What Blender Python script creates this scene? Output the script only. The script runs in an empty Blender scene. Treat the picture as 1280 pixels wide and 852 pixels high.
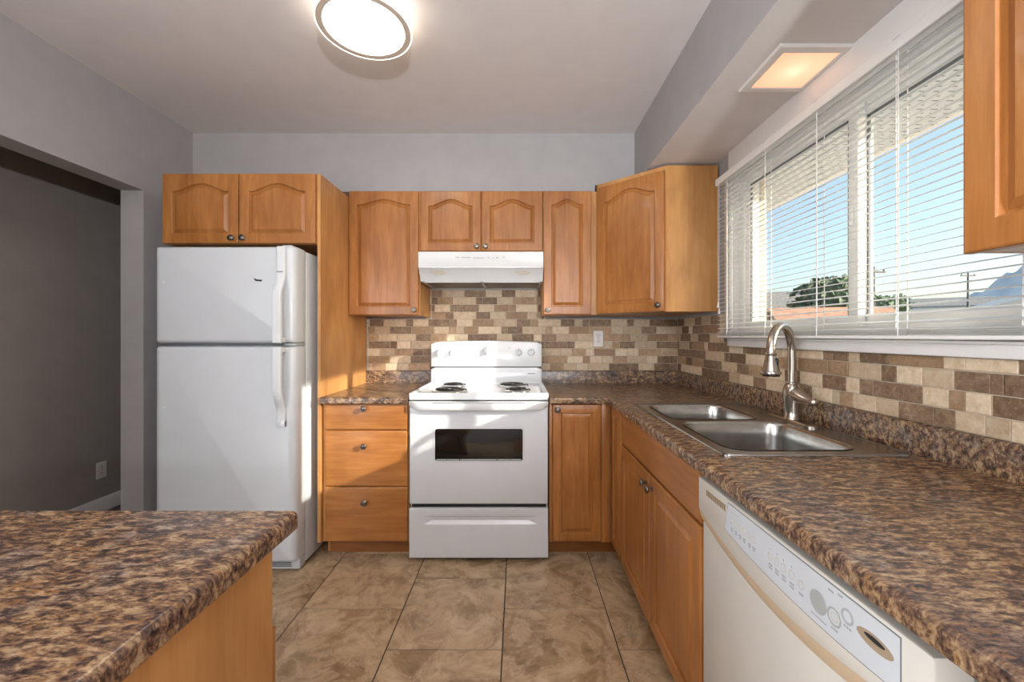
import bpy, bmesh, math, random
from mathutils import Vector, Matrix
C = bpy.context.scene.collection
SC = bpy.context.scene
R = math.radians
random.seed(7)

# ---------------------------------------------------------------- camera, sky, sun, exposure
cam_d = bpy.data.cameras.new('camera')
cam_d.lens = 510/1280*36
cam_d.sensor_width = 36
cam_d.sensor_fit = 'HORIZONTAL'
cam_d.shift_x = -7/1280
cam_d.shift_y = -6/1280
cam_d.clip_start = 0.02
cam_d.clip_end = 3000
cam = bpy.data.objects.new('camera', cam_d)
C.objects.link(cam)
cam.location = (0, 0, 1.23)
cam.rotation_euler = (R(90), 0, 0)
SC.camera = cam

SUN_DIR = Vector((-1.95, 1.0, -0.79)).normalized()
W = bpy.data.worlds.new('sky')
SC.world = W
W.use_nodes = True
nt = W.node_tree
for n in list(nt.nodes):
    nt.nodes.remove(n)
sky = nt.nodes.new('ShaderNodeTexSky')
sky.sky_type = 'NISHITA'
sky.sun_disc = False
sky.sun_elevation = math.asin(-SUN_DIR.z)
sky.sun_rotation = math.atan2(-SUN_DIR.x, -SUN_DIR.y)
sky.air_density = 1.0
sky.dust_density = 2.4
sky.ozone_density = 1.5
bg = nt.nodes.new('ShaderNodeBackground')
bg.inputs['Strength'].default_value = 0.20
wo = nt.nodes.new('ShaderNodeOutputWorld')
nt.links.new(sky.outputs[0], bg.inputs[0])
nt.links.new(bg.outputs[0], wo.inputs[0])

def light(name, kind, energy, color, loc, direction=None, size=1, size_y=None):
    d = bpy.data.lights.new(name, kind)
    d.energy = energy
    d.color = color
    if kind == 'AREA':
        d.shape = 'RECTANGLE'
        d.size = size
        d.size_y = size_y or size
    if kind == 'POINT':
        d.shadow_soft_size = size
    if kind == 'SUN':
        d.angle = R(0.6)
    o = bpy.data.objects.new(name, d)
    C.objects.link(o)
    o.location = loc
    if direction is not None:
        o.rotation_euler = Vector(direction).to_track_quat('-Z', 'Y').to_euler()
    return o

light('sun', 'SUN', 5.2, (1.0, 0.92, 0.82), (8, -4, 4), SUN_DIR)
# added area fill in an unseen left-wall opening behind the camera
light('side_fill', 'AREA', 62, (0.90, 0.95, 1.0), (-2.16, -1.5, 1.15), (1, 0.12, 0.05), 1.9, 1.9)
# added point fill behind the camera to brighten the room
light('room_fill', 'POINT', 9, (1.0, 0.97, 0.94), (-1.1, -1.2, 1.9), None, 0.4)
light('upward_fill', 'AREA', 92, (0.93, 0.96, 1.0), (0.55, -1.6, 1.5), (-0.1, 0.30, 1), 0.16, 0.16)  # added upward area light, bounce fill off the ceiling
SC.view_settings.view_transform = 'Standard'
SC.view_settings.look = 'None'
SC.view_settings.gamma = 1
SC.view_settings.use_curve_mapping = False
SC.view_settings.exposure = 0.8

# ---------------------------------------------------------------- materials
def lin(c):
    if isinstance(c, str):
        c = [int(c[i:i+2], 16)/255 for i in (0, 2, 4)]
    return tuple((v/12.92 if v <= 0.04045 else ((v+0.055)/1.055)**2.4) for v in c) + (1,)

class NT:
    def __init__(s, name):
        s.m = bpy.data.materials.new(name)
        s.m.use_nodes = True
        s.t = s.m.node_tree
        s.b = s.t.nodes['Principled BSDF']
        s.o = s.t.nodes['Material Output']
    def n(s, kind, **kw):
        nd = s.t.nodes.new('ShaderNode'+kind)
        for k, v in kw.items():
            setattr(nd, k, v)
        return nd
    def l(s, a, b):
        s.t.links.new(a, b)
    def coord(s, scale=(1, 1, 1), rot=(0, 0, 0), kind='Object'):
        tc = s.n('TexCoord')
        mp = s.n('Mapping')
        mp.inputs['Scale'].default_value = scale
        mp.inputs['Rotation'].default_value = rot
        s.l(tc.outputs[kind], mp.inputs[0])
        return mp.outputs[0]
    def noise(s, vec, scale, detail=4, rough=0.5, dist=0):
        nd = s.n('TexNoise')
        nd.inputs['Scale'].default_value = scale
        nd.inputs['Detail'].default_value = detail
        nd.inputs['Roughness'].default_value = rough
        nd.inputs['Distortion'].default_value = dist
        if vec is not None:
            s.l(vec, nd.inputs['Vector'])
        return nd.outputs[0]
    def ramp(s, fac, stops, interp='LINEAR'):
        nd = s.n('ValToRGB')
        cr = nd.color_ramp
        cr.interpolation = interp
        while len(cr.elements) < len(stops):
            cr.elements.new(0.5)
        for e, (p, c) in zip(cr.elements, stops):
            e.position = p
            e.color = lin(c) if not isinstance(c, float) else (c, c, c, 1)
        s.l(fac, nd.inputs[0])
        return nd.outputs[0]
    def mix(s, fac, a, b, mode='MIX'):
        nd = s.n('Mix', data_type='RGBA', blend_type=mode)
        for sock, v in ((nd.inputs['Factor'], fac), (nd.inputs[6], a), (nd.inputs[7], b)):
            if isinstance(v, (int, float)):
                sock.default_value = v
            elif isinstance(v, (str, tuple)):
                sock.default_value = lin(v)
            else:
                s.l(v, sock)
        return nd.outputs[2]
    def math(s, op, a, b=None):
        nd = s.n('Math', operation=op)
        for i, v in enumerate((a, b)):
            if v is None:
                continue
            if isinstance(v, (int, float)):
                nd.inputs[i].default_value = v
            else:
                s.l(v, nd.inputs[i])
        return nd.outputs[0]
    def bump(s, h, strength=0.2, dist=0.002):
        nd = s.n('Bump')
        nd.inputs['Strength'].default_value = strength
        nd.inputs['Distance'].default_value = dist
        s.l(h, nd.inputs['Height'])
        s.l(nd.outputs[0], s.b.inputs['Normal'])
    def base(s, c):
        if isinstance(c, (str, tuple)):
            s.b.inputs['Base Color'].default_value = lin(c)
        else:
            s.l(c, s.b.inputs['Base Color'])
    def set(s, rough=0.5, metal=0.0, spec=0.5, coat=0.0):
        s.b.inputs['Roughness'].default_value = rough
        s.b.inputs['Metallic'].default_value = metal
        s.b.inputs['Specular IOR Level'].default_value = spec
        s.b.inputs['Coat Weight'].default_value = coat
        return s.m

def plain(name, c, rough=0.5, metal=0.0, spec=0.5, var=0.04, scale=9, bump=0.0, coat=0.0):
    t = NT(name)
    v = t.coord()
    f = t.noise(v, scale, 3)
    a = [int(c[i:i+2], 16)/255 for i in (0, 2, 4)]
    lo = tuple(max(0, x*(1-var)) for x in a)
    hi = tuple(min(1, x*(1+var)) for x in a)
    t.base(t.ramp(f, [(0.3, lo), (0.7, hi)]))
    if bump:
        t.bump(t.noise(v, 260, 2), bump, 0.001)
    return t.set(rough, metal, spec, coat)

def wood(name, c_dark, c_mid, c_light, horizontal=False, rough=0.33):
    t = NT(name)
    sc = (1.4, 16, 16) if horizontal else (16, 16, 1.4)
    v = t.coord(sc)
    v2 = t.coord((2.2, 5, 5) if horizontal else (5, 5, 2.2))
    grain = t.noise(v, 2.4, 6, 0.6, 0.8)
    cloud = t.noise(v2, 1.1, 3, 0.5, 0.6)
    col = t.ramp(grain, [(0.25, c_dark), (0.5, c_mid), (0.78, c_light)])
    cl = t.ramp(cloud, [(0.25, (0.80, 0.77, 0.74)), (0.72, (1, 1, 1))])
    t.base(t.mix(1.0, col, cl, 'MULTIPLY'))
    t.bump(grain, 0.05, 0.001)
    return t.set(rough, 0, 0.45, 0.06)

def counter_mat():
    t = NT('laminate_granite')
    v = t.coord((1, 1, 1), (0.2, 0.3, 0.6))
    vs = t.coord((30, 74, 50), (0, 0, R(28)))
    vf = t.coord((90, 190, 140), (0, 0, R(22)))
    blot = t.noise(vs, 1.0, 7, 0.66, 0.5)
    fine = t.noise(vf, 1.0, 5, 0.65, 0.3)
    f = t.math('ADD', t.math('MULTIPLY', blot, 0.62), t.math('MULTIPLY', fine, 0.38))
    warm = t.ramp(f, [(0.37, '241c1e'), (0.44, '4a382f'), (0.50, '735844'), (0.55, '977a5b'), (0.61, 'ae9676'), (0.68, '836c59')])
    cool = t.ramp(f, [(0.38, '282124'), (0.47, '4f4340'), (0.54, '786a62'), (0.63, '9c9086')])
    region = t.noise(v, 9, 4, 0.55, 0.5)
    c = t.mix(t.ramp(region, [(0.50, 0.0), (0.64, 0.7)]), warm, cool)
    region2 = t.noise(v, 5.5, 3, 0.5, 0.8)
    c = t.mix(t.ramp(region2, [(0.54, 0.0), (0.68, 0.55)]), c, t.ramp(f, [(0.38, '211a1d'), (0.55, '5a4239'), (0.66, '8c6a4c')]))
    rust = t.noise(vs, 1.3, 5, 0.6, 0.9)
    c = t.mix(t.ramp(rust, [(0.58, 0.0), (0.68, 0.45)]), c, 'a57440')
    t.base(c)
    t.bump(t.noise(v, 420, 2), 0.05, 0.0006)
    return t.set(0.27, 0, 0.5)

def stone(name, dark, mid, light):
    t = NT(name)
    v = t.coord()
    a = t.n('Attribute', attribute_name='tone')
    vv = t.n('VectorMath', operation='ADD')
    t.l(v, vv.inputs[0]); t.l(a.outputs['Vector'], vv.inputs[1])
    n1 = t.noise(vv.outputs[0], 42, 5, 0.65, 0.4)
    n2 = t.noise(vv.outputs[0], 140, 4, 0.6)
    c = t.ramp(n1, [(0.28, dark), (0.5, mid), (0.72, light)])
    pits = t.ramp(n2, [(0.56, 0.0), (0.66, 0.8)])
    c = t.mix(pits, c, light)
    sep = t.n('SeparateColor'); t.l(a.outputs['Color'], sep.inputs[0])
    val = t.ramp(sep.outputs[0], [(0.0, (0.84, 0.82, 0.80)), (1.0, (1, 1, 1))])
    t.base(t.mix(1.0, c, val, 'MULTIPLY'))
    t.bump(n2, 0.35, 0.0015)
    return t.set(0.55, 0, 0.4)

def floor_tile_mat():
    t = NT('floor_porcelain')
    v = t.coord((1, 1, 1), (0, 0, 0.35))
    a = t.n('Attribute', attribute_name='tone')
    sc = t.n('VectorMath', operation='SCALE'); sc.inputs['Scale'].default_value = 7
    t.l(a.outputs['Vector'], sc.inputs[0])
    vv = t.n('VectorMath', operation='ADD')
    t.l(v, vv.inputs[0]); t.l(sc.outputs[0], vv.inputs[1])
    n1 = t.noise(vv.outputs[0], 3.4, 8, 0.62, 1.7)
    n2 = t.noise(vv.outputs[0], 9, 7, 0.68, 1.0)
    c = t.ramp(n1, [(0.28, '8c7254'), (0.42, 'a88c6a'), (0.53, 'bea382'), (0.68, 'cfb898')])
    c2 = t.ramp(n2, [(0.36, (0.74, 0.70, 0.66)), (0.54, (1, 1, 1))])
    c = t.mix(0.8, c, c2, 'MULTIPLY')
    vein = t.ramp(t.math('ABSOLUTE', t.math('SUBTRACT', n1, 0.46)), [(0.0, 0.55), (0.02, 0.0)])
    c = t.mix(vein, c, 'c9b79c')
    t.base(c)
    t.bump(n2, 0.08, 0.002)
    return t.set(0.36, 0, 0.5)

def emit(name, c, s):
    t = NT(name)
    t.base(c)
    t.b.inputs['Emission Color'].default_value = lin(c)
    t.b.inputs['Emission Strength'].default_value = s
    return t.set(0.6)

def glass_mat(name, tint=(0.97, 0.985, 0.98), refl=0.9):
    t = NT(name)
    tr = t.n('BsdfTransparent'); tr.inputs[0].default_value = tint + (1,)
    gl = t.n('BsdfGlossy'); gl.inputs['Roughness'].default_value = 0.02
    lw = t.n('LayerWeight'); lw.inputs[0].default_value = 0.12
    f = t.math('MULTIPLY', lw.outputs['Fresnel'], refl)
    mx = t.n('MixShader')
    t.l(f, mx.inputs[0]); t.l(tr.outputs[0], mx.inputs[1]); t.l(gl.outputs[0], mx.inputs[2])
    t.l(mx.outputs[0], t.o.inputs[0])
    return t.m

def slat_mat():
    t = NT('blind_vinyl')
    v = t.coord()
    t.base(t.ramp(t.noise(v, 3, 2), [(0.3, 'f0f1f0'), (0.7, 'f7f8f7')]))
    tl = t.n('BsdfTranslucent'); tl.inputs[0].default_value = lin('f2f1ea')
    mx = t.n('MixShader'); mx.inputs[0].default_value = 0.32
    t.l(t.b.outputs[0], mx.inputs[1]); t.l(tl.outputs[0], mx.inputs[2])
    t.l(mx.outputs[0], t.o.inputs[0])
    return t.set(0.35)

M = {
 'wall': plain('wall_paint', 'a19e9e', 0.75, var=0.015, bump=0.04),
 'hallpaint': plain('hall_paint', '9a928c', 0.8, var=0.02),
 'ceil': plain('ceiling_paint', 'd6d2d1', 0.7, var=0.012, bump=0.05),
 'trim': plain('white_trim_paint', 'e4e1de', 0.4, var=0.01),
 'wood': wood('maple_vertical', 'a06430', 'b3763d', 'c2884f'),
 'woodh': wood('maple_horizontal', 'a06430', 'b3763d', 'c2884f', True),
 'panel': wood('maple_veneer', 'bd8548', 'cc955a', 'd6a46b', rough=0.36),
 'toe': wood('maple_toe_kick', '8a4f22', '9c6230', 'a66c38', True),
 'melamine': plain('white_melamine', 'dcd8d2', 0.45, var=0.01),
 'counter': counter_mat(),
 'tile_L': stone('travertine_cream', 'c9ae8f', 'dcc6a8', 'e8d9c2'),
 'tile_M': stone('travertine_tan', '9b7d60', 'b39475', 'c7ad8f'),
 'tile_D': stone('travertine_brown', '735b46', '8b725b', 'ae957b'),
 'grout': plain('tile_grout', 'd0c0aa', 0.85, var=0.06, scale=60),
 'floor': floor_tile_mat(),
 'floor_grout': plain('dark_grout', '2e2620', 0.9, var=0.05),
 'hallfloor': wood('dark_hardwood', '3a1a0e', '4e2513', '5e301a', True),
 'appl': plain('white_enamel', 'd3d6d9', 0.22, var=0.008, coat=0.3),
 'fridge': plain('white_textured_enamel', 'c6cace', 0.30, var=0.008, bump=0.06),
 'bisque': plain('off_white_plastic', 'cfccc4', 0.33, var=0.01),
 'beige': plain('grip_shade_beige', 'c9b497', 0.4, var=0.01),
 'panelgrey': plain('pale_grey_overlay', 'c8ced4', 0.35, var=0.01),
 'grey': plain('grey_plastic', 'a6aaaa', 0.4, var=0.02),
 'mark': plain('grey_ink', '6c6f70', 0.6, var=0.02),
 'vent': plain('bronze_plastic', '9f8e78', 0.4, var=0.03),
 'softmark': plain('pale_grey_ink', '9da2a6', 0.6, var=0.02),
 'ink': plain('dark_ink', '2a2a2c', 0.5, var=0.02),
 'brown_ink': plain('brown_ink', '8a7350', 0.5, var=0.02),
 'black': plain('black_plastic', '121213', 0.35, var=0.05),
 'gasket': plain('grey_gasket', '6b6d6e', 0.6, var=0.03),
 'steel': plain('brushed_stainless', 'b4b2ae', 0.26, 1.0, var=0.05, scale=30),
 'nickel': plain('brushed_nickel', 'b7afa4', 0.24, 1.0, var=0.04, scale=40),
 'pewter': plain('dark_pewter', '77716a', 0.28, 1.0, var=0.12, scale=60),
 'chrome': plain('chrome', 'd2d2d2', 0.08, 1.0, var=0.02),
 'coil': plain('dark_coil', '2b2826', 0.45, 0.6, var=0.1, scale=60),
 'ovenglass': plain('oven_glass', '1b1917', 0.06, 0.0, 0.6, var=0.05),
 'filter': plain('grease_filter', '76726c', 0.5, 0.7, var=0.35, scale=160),
 'lens': plain('frosted_lens', 'c4beb4', 0.4, var=0.02),
 'vinyl': plain('white_vinyl', 'e9e8e4', 0.4, var=0.01),
 'slat': slat_mat(),
 'cord': plain('white_cord', 'f0efeb', 0.7, var=0.02),
 'glass': glass_mat('window_glass'),
 'lamp_ring': plain('taupe_ring', 'd2c6b9', 0.5, 0.0, var=0.02),
 'lamp_diffuser': emit('lamp_diffuser', (1.0, 0.965, 0.91), 9),
 'lamp_drum': emit('lamp_drum', (1.0, 0.94, 0.86), 2.0),
 'outlet': plain('outlet_plastic', 'e0dcd6', 0.4, var=0.01),
 'stucco': plain('cream_stucco', 'd8c9b0', 0.9, var=0.05, scale=40, bump=0.2),
}
def recessed_mat():
    t = NT('recessed_lens')
    v = t.coord(kind='Object')
    g = t.n('TexGradient', gradient_type='SPHERICAL')
    mp = t.n('Mapping'); mp.inputs['Scale'].default_value = (9, 9, 9)
    t.l(v, mp.inputs[0]); t.l(mp.outputs[0], g.inputs[0])
    c = t.ramp(g.outputs[0], [(0.0, 'eea682'), (0.55, 'f6bd96'), (1.0, 'ffe4c0')])
    t.base('f0d0b0'); t.l(c, t.b.inputs['Emission Color'])
    t.b.inputs['Emission Strength'].default_value = 0.6
    return t.set(0.5)
M['recessed'] = recessed_mat()

# ---------------------------------------------------------------- mesh helpers
class MB:
    def __init__(s):
        s.bm = bmesh.new()
        s.tone = None
    def box(s, x0, x1, y0, y1, z0, z1, bev=0.0, seg=2, mi=0, edges=None):
        vs = [s.bm.verts.new((x, y, z)) for x in (x0, x1) for y in (y0, y1) for z in (z0, z1)]
        fs = []
        for q in ((0, 1, 3, 2), (4, 6, 7, 5), (0, 4, 5, 1), (2, 3, 7, 6), (0, 2, 6, 4), (1, 5, 7, 3)):
            f = s.bm.faces.new([vs[i] for i in q]); f.material_index = mi; fs.append(f)
        if bev > 0:
            es = list({e for f in fs for e in f.edges})
            if edges:
                es = [e for e in es if edges((e.verts[0].co+e.verts[1].co)/2, e)]
            bmesh.ops.bevel(s.bm, geom=es, offset=bev, segments=seg, profile=0.5, affect='EDGES', material=mi)
        return s
    def loops(s, loops, cap0=True, cap1=True, closed=True, mi=0, ring=False):
        L = [[s.bm.verts.new(p) for p in lp] for lp in loops]
        n = len(L[0])
        pairs = list(zip(L, L[1:]))
        if ring:
            pairs.append((L[-1], L[0]))
        for a, b in pairs:
            for i in range(n if closed else n-1):
                j = (i+1) % n
                try:
                    s.bm.faces.new((a[i], a[j], b[j], b[i])).material_index = mi
                except ValueError:
                    pass
        if closed and not ring:
            for c, lp in ((cap0, L[0]), (cap1, L[-1])):
                if c:
                    s.bm.faces.new(lp).material_index = mi
        return s
    def prism(s, poly, axis, t0, t1, mi=0):
        def P(a, b, t):
            return {'x': (t, a, b), 'y': (a, t, b), 'z': (a, b, t)}[axis]
        return s.loops([[P(a, b, t0) for a, b in poly], [P(a, b, t1) for a, b in poly]], mi=mi)
    def lathe(s, prof, origin=(0, 0, 0), axis='z', seg=24, sx=1.0, sy=1.0, mi=0, caps=True):
        o = Vector(origin)
        lps = []
        for r, h in prof:
            lp = []
            for k in range(seg):
                a = 2*math.pi*k/seg
                u, v = r*math.cos(a)*sx, r*math.sin(a)*sy
                lp.append(o + Vector({'z': (u, v, h), 'y': (u, h, v), 'x': (h, u, v)}[axis]))
            lps.append(lp)
        return s.loops(lps, caps, caps, mi=mi)
    def tube(s, pts, r, seg=10, closed=False, mi=0, flat=None):
        pts = [Vector(p) for p in pts]
        n = len(pts)
        rs = r if isinstance(r, (list, tuple)) else [r]*n
        lps = []
        nrm = None
        for i, p in enumerate(pts):
            if closed:
                t = pts[(i+1) % n]-pts[i-1]
            else:
                t = pts[min(i+1, n-1)]-pts[max(i-1, 0)]
            t.normalize()
            if nrm is None:
                up = Vector((0, 0, 1)) if abs(t.z) < 0.9 else Vector((0, 1, 0))
                nrm = (up - t*up.dot(t)).normalized()
            else:
                nrm = (nrm - t*nrm.dot(t)).normalized()
            b = t.cross(nrm)
            lps.append([p + (nrm*math.cos(2*math.pi*k/seg) + b*math.sin(2*math.pi*k/seg))*rs[i] for k in range(seg)])
        return s.loops(lps, mi=mi, ring=closed)
    def xf(s, m):
        bmesh.ops.transform(s.bm, matrix=m, verts=s.bm.verts)
        return s

def root_of(o):
    while o.parent:
        o = o.parent
    return o

def obj(name, mb, mat, parent=None, local=False, sharp=35, smooth=True):
    me = bpy.data.meshes.new(name)
    bm = mb.bm
    if parent is not None and not local:
        m = root_of(parent)
        T = Matrix.Translation(m.location) @ Matrix.Rotation(m.rotation_euler.z, 4, 'Z')
        bmesh.ops.transform(bm, matrix=T.inverted(), verts=bm.verts)
    bmesh.ops.recalc_face_normals(bm, faces=bm.faces)
    bm.to_mesh(me)
    bm.free()
    if smooth:
        me.shade_smooth()
        me.set_sharp_from_angle(angle=R(sharp))
    for m in (mat if isinstance(mat, (list, tuple)) else [mat]):
        me.materials.append(M[m] if isinstance(m, str) else m)
    o = bpy.data.objects.new(name, me)
    C.objects.link(o)
    if parent is not None:
        o.parent = parent
    return o

def tag(o, label, cat, group=None, kind=None):
    o['label'] = label
    o['category'] = cat
    if group:
        o['group'] = group
    if kind:
        o['kind'] = kind
    return o

def thing(name, label, cat, loc, rz=0, group=None):
    o = bpy.data.objects.new(name, None)
    o.empty_display_size = 0.1
    C.objects.link(o)
    o.location = loc
    o.rotation_euler = (0, 0, rz)
    return tag(o, label, cat, group)

def struct(name, mb, mat, label=None, parent=None):
    o = obj(name, mb, mat, parent)
    if parent is None:
        o['kind'] = 'structure'
    if label:
        o['label'] = label
    return o

def tones(o, rnd):
    """one random value per mesh island-sized tile (tiles have 9 faces each)"""
    me = o.data
    at = me.attributes.new('tone', 'FLOAT_COLOR', 'FACE')
    per = rnd
    col = (0, 0, 0, 1)
    for i in range(len(me.polygons)):
        if i % per == 0:
            col = (random.random(), random.random(), random.random(), 1)
        at.data[i].color = col

def tile_block(mb, P, a0, a1, b0, b1, d, ch, mi):
    """chamfered tile, 9 faces; P(a,b,depth) maps to space"""
    base = [P(a0, b0, 0), P(a1, b0, 0), P(a1, b1, 0), P(a0, b1, 0)]
    mid = [P(a0, b0, d-ch), P(a1, b0, d-ch), P(a1, b1, d-ch), P(a0, b1, d-ch)]
    top = [P(a0+ch, b0+ch, d), P(a1-ch, b0+ch, d), P(a1-ch, b1-ch, d), P(a0+ch, b1-ch, d)]
    mb.loops([base, mid, top], cap0=False, cap1=True, mi=mi)

XW, YW, XL, ZC = 1.14, 2.90, -2.099, 2.541   # right wall, back wall, left wall, ceiling
ZS, XB, YS = 2.206, 0.7555, 2.637            # underside of the bulkheads and their faces
YR = -3.1                                    # rear of the room
# ---------------------------------------------------------------- the room
def wall_with_hole(name, axis, c0, c1, a0, a1, h, holes, mat, label=None):
    """wall slab between c0 and c1 on an axis, running a0..a1, height h, rectangular holes (a0,a1,z0,z1)"""
    mb = MB()
    def bx(p, q, z0, z1):
        if q-p < 1e-4 or z1-z0 < 1e-4:
            return
        if axis == 'x':
            mb.box(c0, c1, p, q, z0, z1)
        else:
            mb.box(p, q, c0, c1, z0, z1)
    p = a0
    for (q0, q1, z0, z1) in sorted(holes):
        bx(p, q0, 0, h)
        bx(q0, q1, 0, z0)
        bx(q0, q1, z1, h)
        p = q1
    bx(p, a1, 0, h)
    return struct(name, mb, mat, label)

# floor: individual porcelain tiles over dark grout, rows staggered by half a tile
mb = MB()
k = 0
P = lambda a, b, d: (a, b, -0.008+d)
for k in range(-5, 3):
    x0 = -0.06+0.4575*k
    x1 = x0+0.4575
    y0 = (2.075 if k % 2 else 1.843) - 0.4715*12
    y = y0
    while y < YW:
        a, b, c, d = max(x0, XL), min(x1, XW), max(y, YR), min(y+0.4715, YW)
        if b-a > 0.02 and d-c > 0.02:
            tile_block(mb, P, a+0.0022, b-0.0022, c+0.0022, d-0.0022, 0.008, 0.0015, 0)
        y += 0.4715
fl = struct('floor', mb, 'floor', 'brown marbled floor tiles')
tones(fl, 9)
struct('floor_grout', MB().box(XL, XW, YR, YW, -0.06, -0.0035), 'floor_grout')
struct('ceiling', MB().box(XL-0.13, XW+0.15, YR, YW+0.12, ZC, ZC+0.1), 'ceil')
struct('wall_back', MB().box(XL-0.13, XW+0.15, YW, YW+0.12, 0, ZC), 'wall')
WY0, WY1, WZ0, WZ1 = 0.84, 2.16, 1.218, 2.09
wall_with_hole('wall_right', 'x', XW, XW+0.15, YR, YW, ZC, [(WY0, WY1, WZ0, WZ1)], 'wall')
wall_with_hole('wall_left', 'x', XL-0.128, XL, YR, YW, ZC, [(-2.5, -0.5, 0, 2.15), (0.95, 2.289, -0.05, 2.048)], 'wall', 'grey wall with opening to the hallway')  # first hole, behind the camera, is added for the area fill
wall_with_hole('wall_rear', 'y', YR-0.12, YR, XL-0.13, XW+0.15, ZC, [], 'wall')
mb = MB()
mb.prism([(0.50, YS), (XB, YS), (XB, YR), (XW, YR), (XW, YW), (0.50, YW)], 'z', ZS, ZC)
mb.box(XL, 0.50, YS, YW, 2.163, ZC)
mb.bm.normal_update()
for f in mb.bm.faces:
    f.material_index = 1 if abs(f.normal.z) > 0.9 else 0  # underside gets lighter ceiling paint, standing in for missing bounce light
struct('wall_bulkhead', mb, ['wall', 'ceil'], 'dropped bulkhead over the cabinets and window')
# hallway seen through the opening
struct('floor_hall', MB().box(-2.92, XL, -0.45, 4.4, -0.06, -0.001), 'hallfloor')
struct('ceiling_hall', MB().box(-3.05, XL-0.128, -0.45, 4.4, 2.45, 2.55), 'ceil')
struct('wall_hall', MB().box(-3.05, -2.92, -0.45, 4.4, 0, 2.45), 'hallpaint')
mb = MB()
mb.box(-2.92, XL-0.128, 4.4, 4.5, 0, 2.45).box(-2.92, XL-0.128, -0.45, -0.35, 0, 2.45).box(XL-0.228, XL-0.128, YW, 4.4, 0, 2.45)
struct('wall_hall_end', mb, 'hallpaint')
mb = MB()
mb.loops([[(-2.92, y, 0), (-2.906, y, 0), (-2.906, y, 0.085), (-2.911, y, 0.098), (-2.92, y, 0.1)] for y in (-0.35, 4.4)])
struct('baseboard_hall', mb, 'trim')

# travertine mosaic
TZ, TP, TH = 0.988, 0.052, 0.0485
BACK_ROWS = ['-638,-616,M -610,-539,D -536,-376,L -374,-227,D -224,-111,L -111,-17,D -15,145,L 148,164,D 167,186,D',
 '-638,-616,L -610,-567,D -563,-461,M -459,-297,L -293,-251,D -247,-147,D -145,-34,L -31,117,M 119,168,L 171,186,L',
 '-638,-616,D -610,-589,D -587,-481,L -477,-433,D -429,-276,D -274,-166,L -164,-68,M -65,-13,M -9,145,L 148,168,D 171,186,M',
 '-638,-614,L -608,-508,M -505,-457,D -455,-297,L -293,-196,D -193,-86,L -83,66,M 68,168,L 171,186,D',
 '-1069,-1052,L -1048,-953,D -951,-793,L -790,-742,D -740,-634,L -630,-483,D -479,-433,D -430,-320,L -318,-171,M -168,-6,L -4,89,D 92,145,M 146,306,L 308,401,D 403,458,L 461,505,D 509,662,D 665,777,L 779,822,D 823,935,L 937,1094,D 1096,1117,D',
 '-1069,-1062,L -1059,-1014,M -1012,-904,L -902,-756,D -752,-595,M -593,-485,L -483,-438,M -436,-381,L -378,-281,M -279,-117,L -115,-71,D -68,33,D 35,177,L 177,198,L 200,244,M 246,363,L 365,503,M 506,662,M 666,751,L 752,879,L 882,983,D 985,1117,L',
 '-1069,-988,M -986,-855,L -853,-721,L -719,-619,D -617,-504,M -502,-353,L -351,-204,D -201,-148,D -146,-39,L -37,113,D 115,168,L 172,272,D 274,423,L 425,536,L 538,604,M 607,742,M 745,797,M 799,919,L 922,1061,M 1063,1117,M',
 '-1069,-1057,L -1055,-908,D -904,-857,D -855,-759,L -757,-621,L -619,-522,M -519,-422,L -419,-322,L -319,-272,M -269,-172,L -169,-72,M -69,28,M 31,78,D 81,160,D 166,192,D 196,350,D 354,403,D 407,538,L 540,607,L 609,673,L 675,722,M 726,828,D 830,985,L 988,1036,D 1039,1117,D',
 '-1069,-977,L -975,-874,L -872,-738,M -736,-674,D -671,-578,D -576,-430,L -426,-330,L -326,-180,M -176,-130,D -126,-30,L -26,70,D 74,160,D 166,306,L 308,383,L 386,482,M 485,542,L 544,691,M 694,775,L 777,857,L 860,1009,M 1011,1117,L',
 '-1069,-1059,L -1057,-908,M -906,-759,L -756,-697,D -694,-600,D -598,-501,D -498,-351,D -348,-251,D -248,-101,L -98,-1,M 2,99,L 102,149,L 152,169,M 175,192,M 196,350,M 352,463,L 464,511,M 513,598,L 600,675,L 677,775,M 776,910,L 912,990,L 993,1090,D 1092,1117,D',
 '-1069,-1030,L -1028,-938,M -936,-855,L -853,-770,L -768,-621,M -619,-472,D -469,-322,M -319,-222,L -219,-172,D -169,-72,D -69,28,L 31,128,D 131,169,M 175,228,L 231,324,M 325,414,L 416,494,L 495,647,L 650,799,D 803,857,D 859,968,L 969,1117,D']
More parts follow.
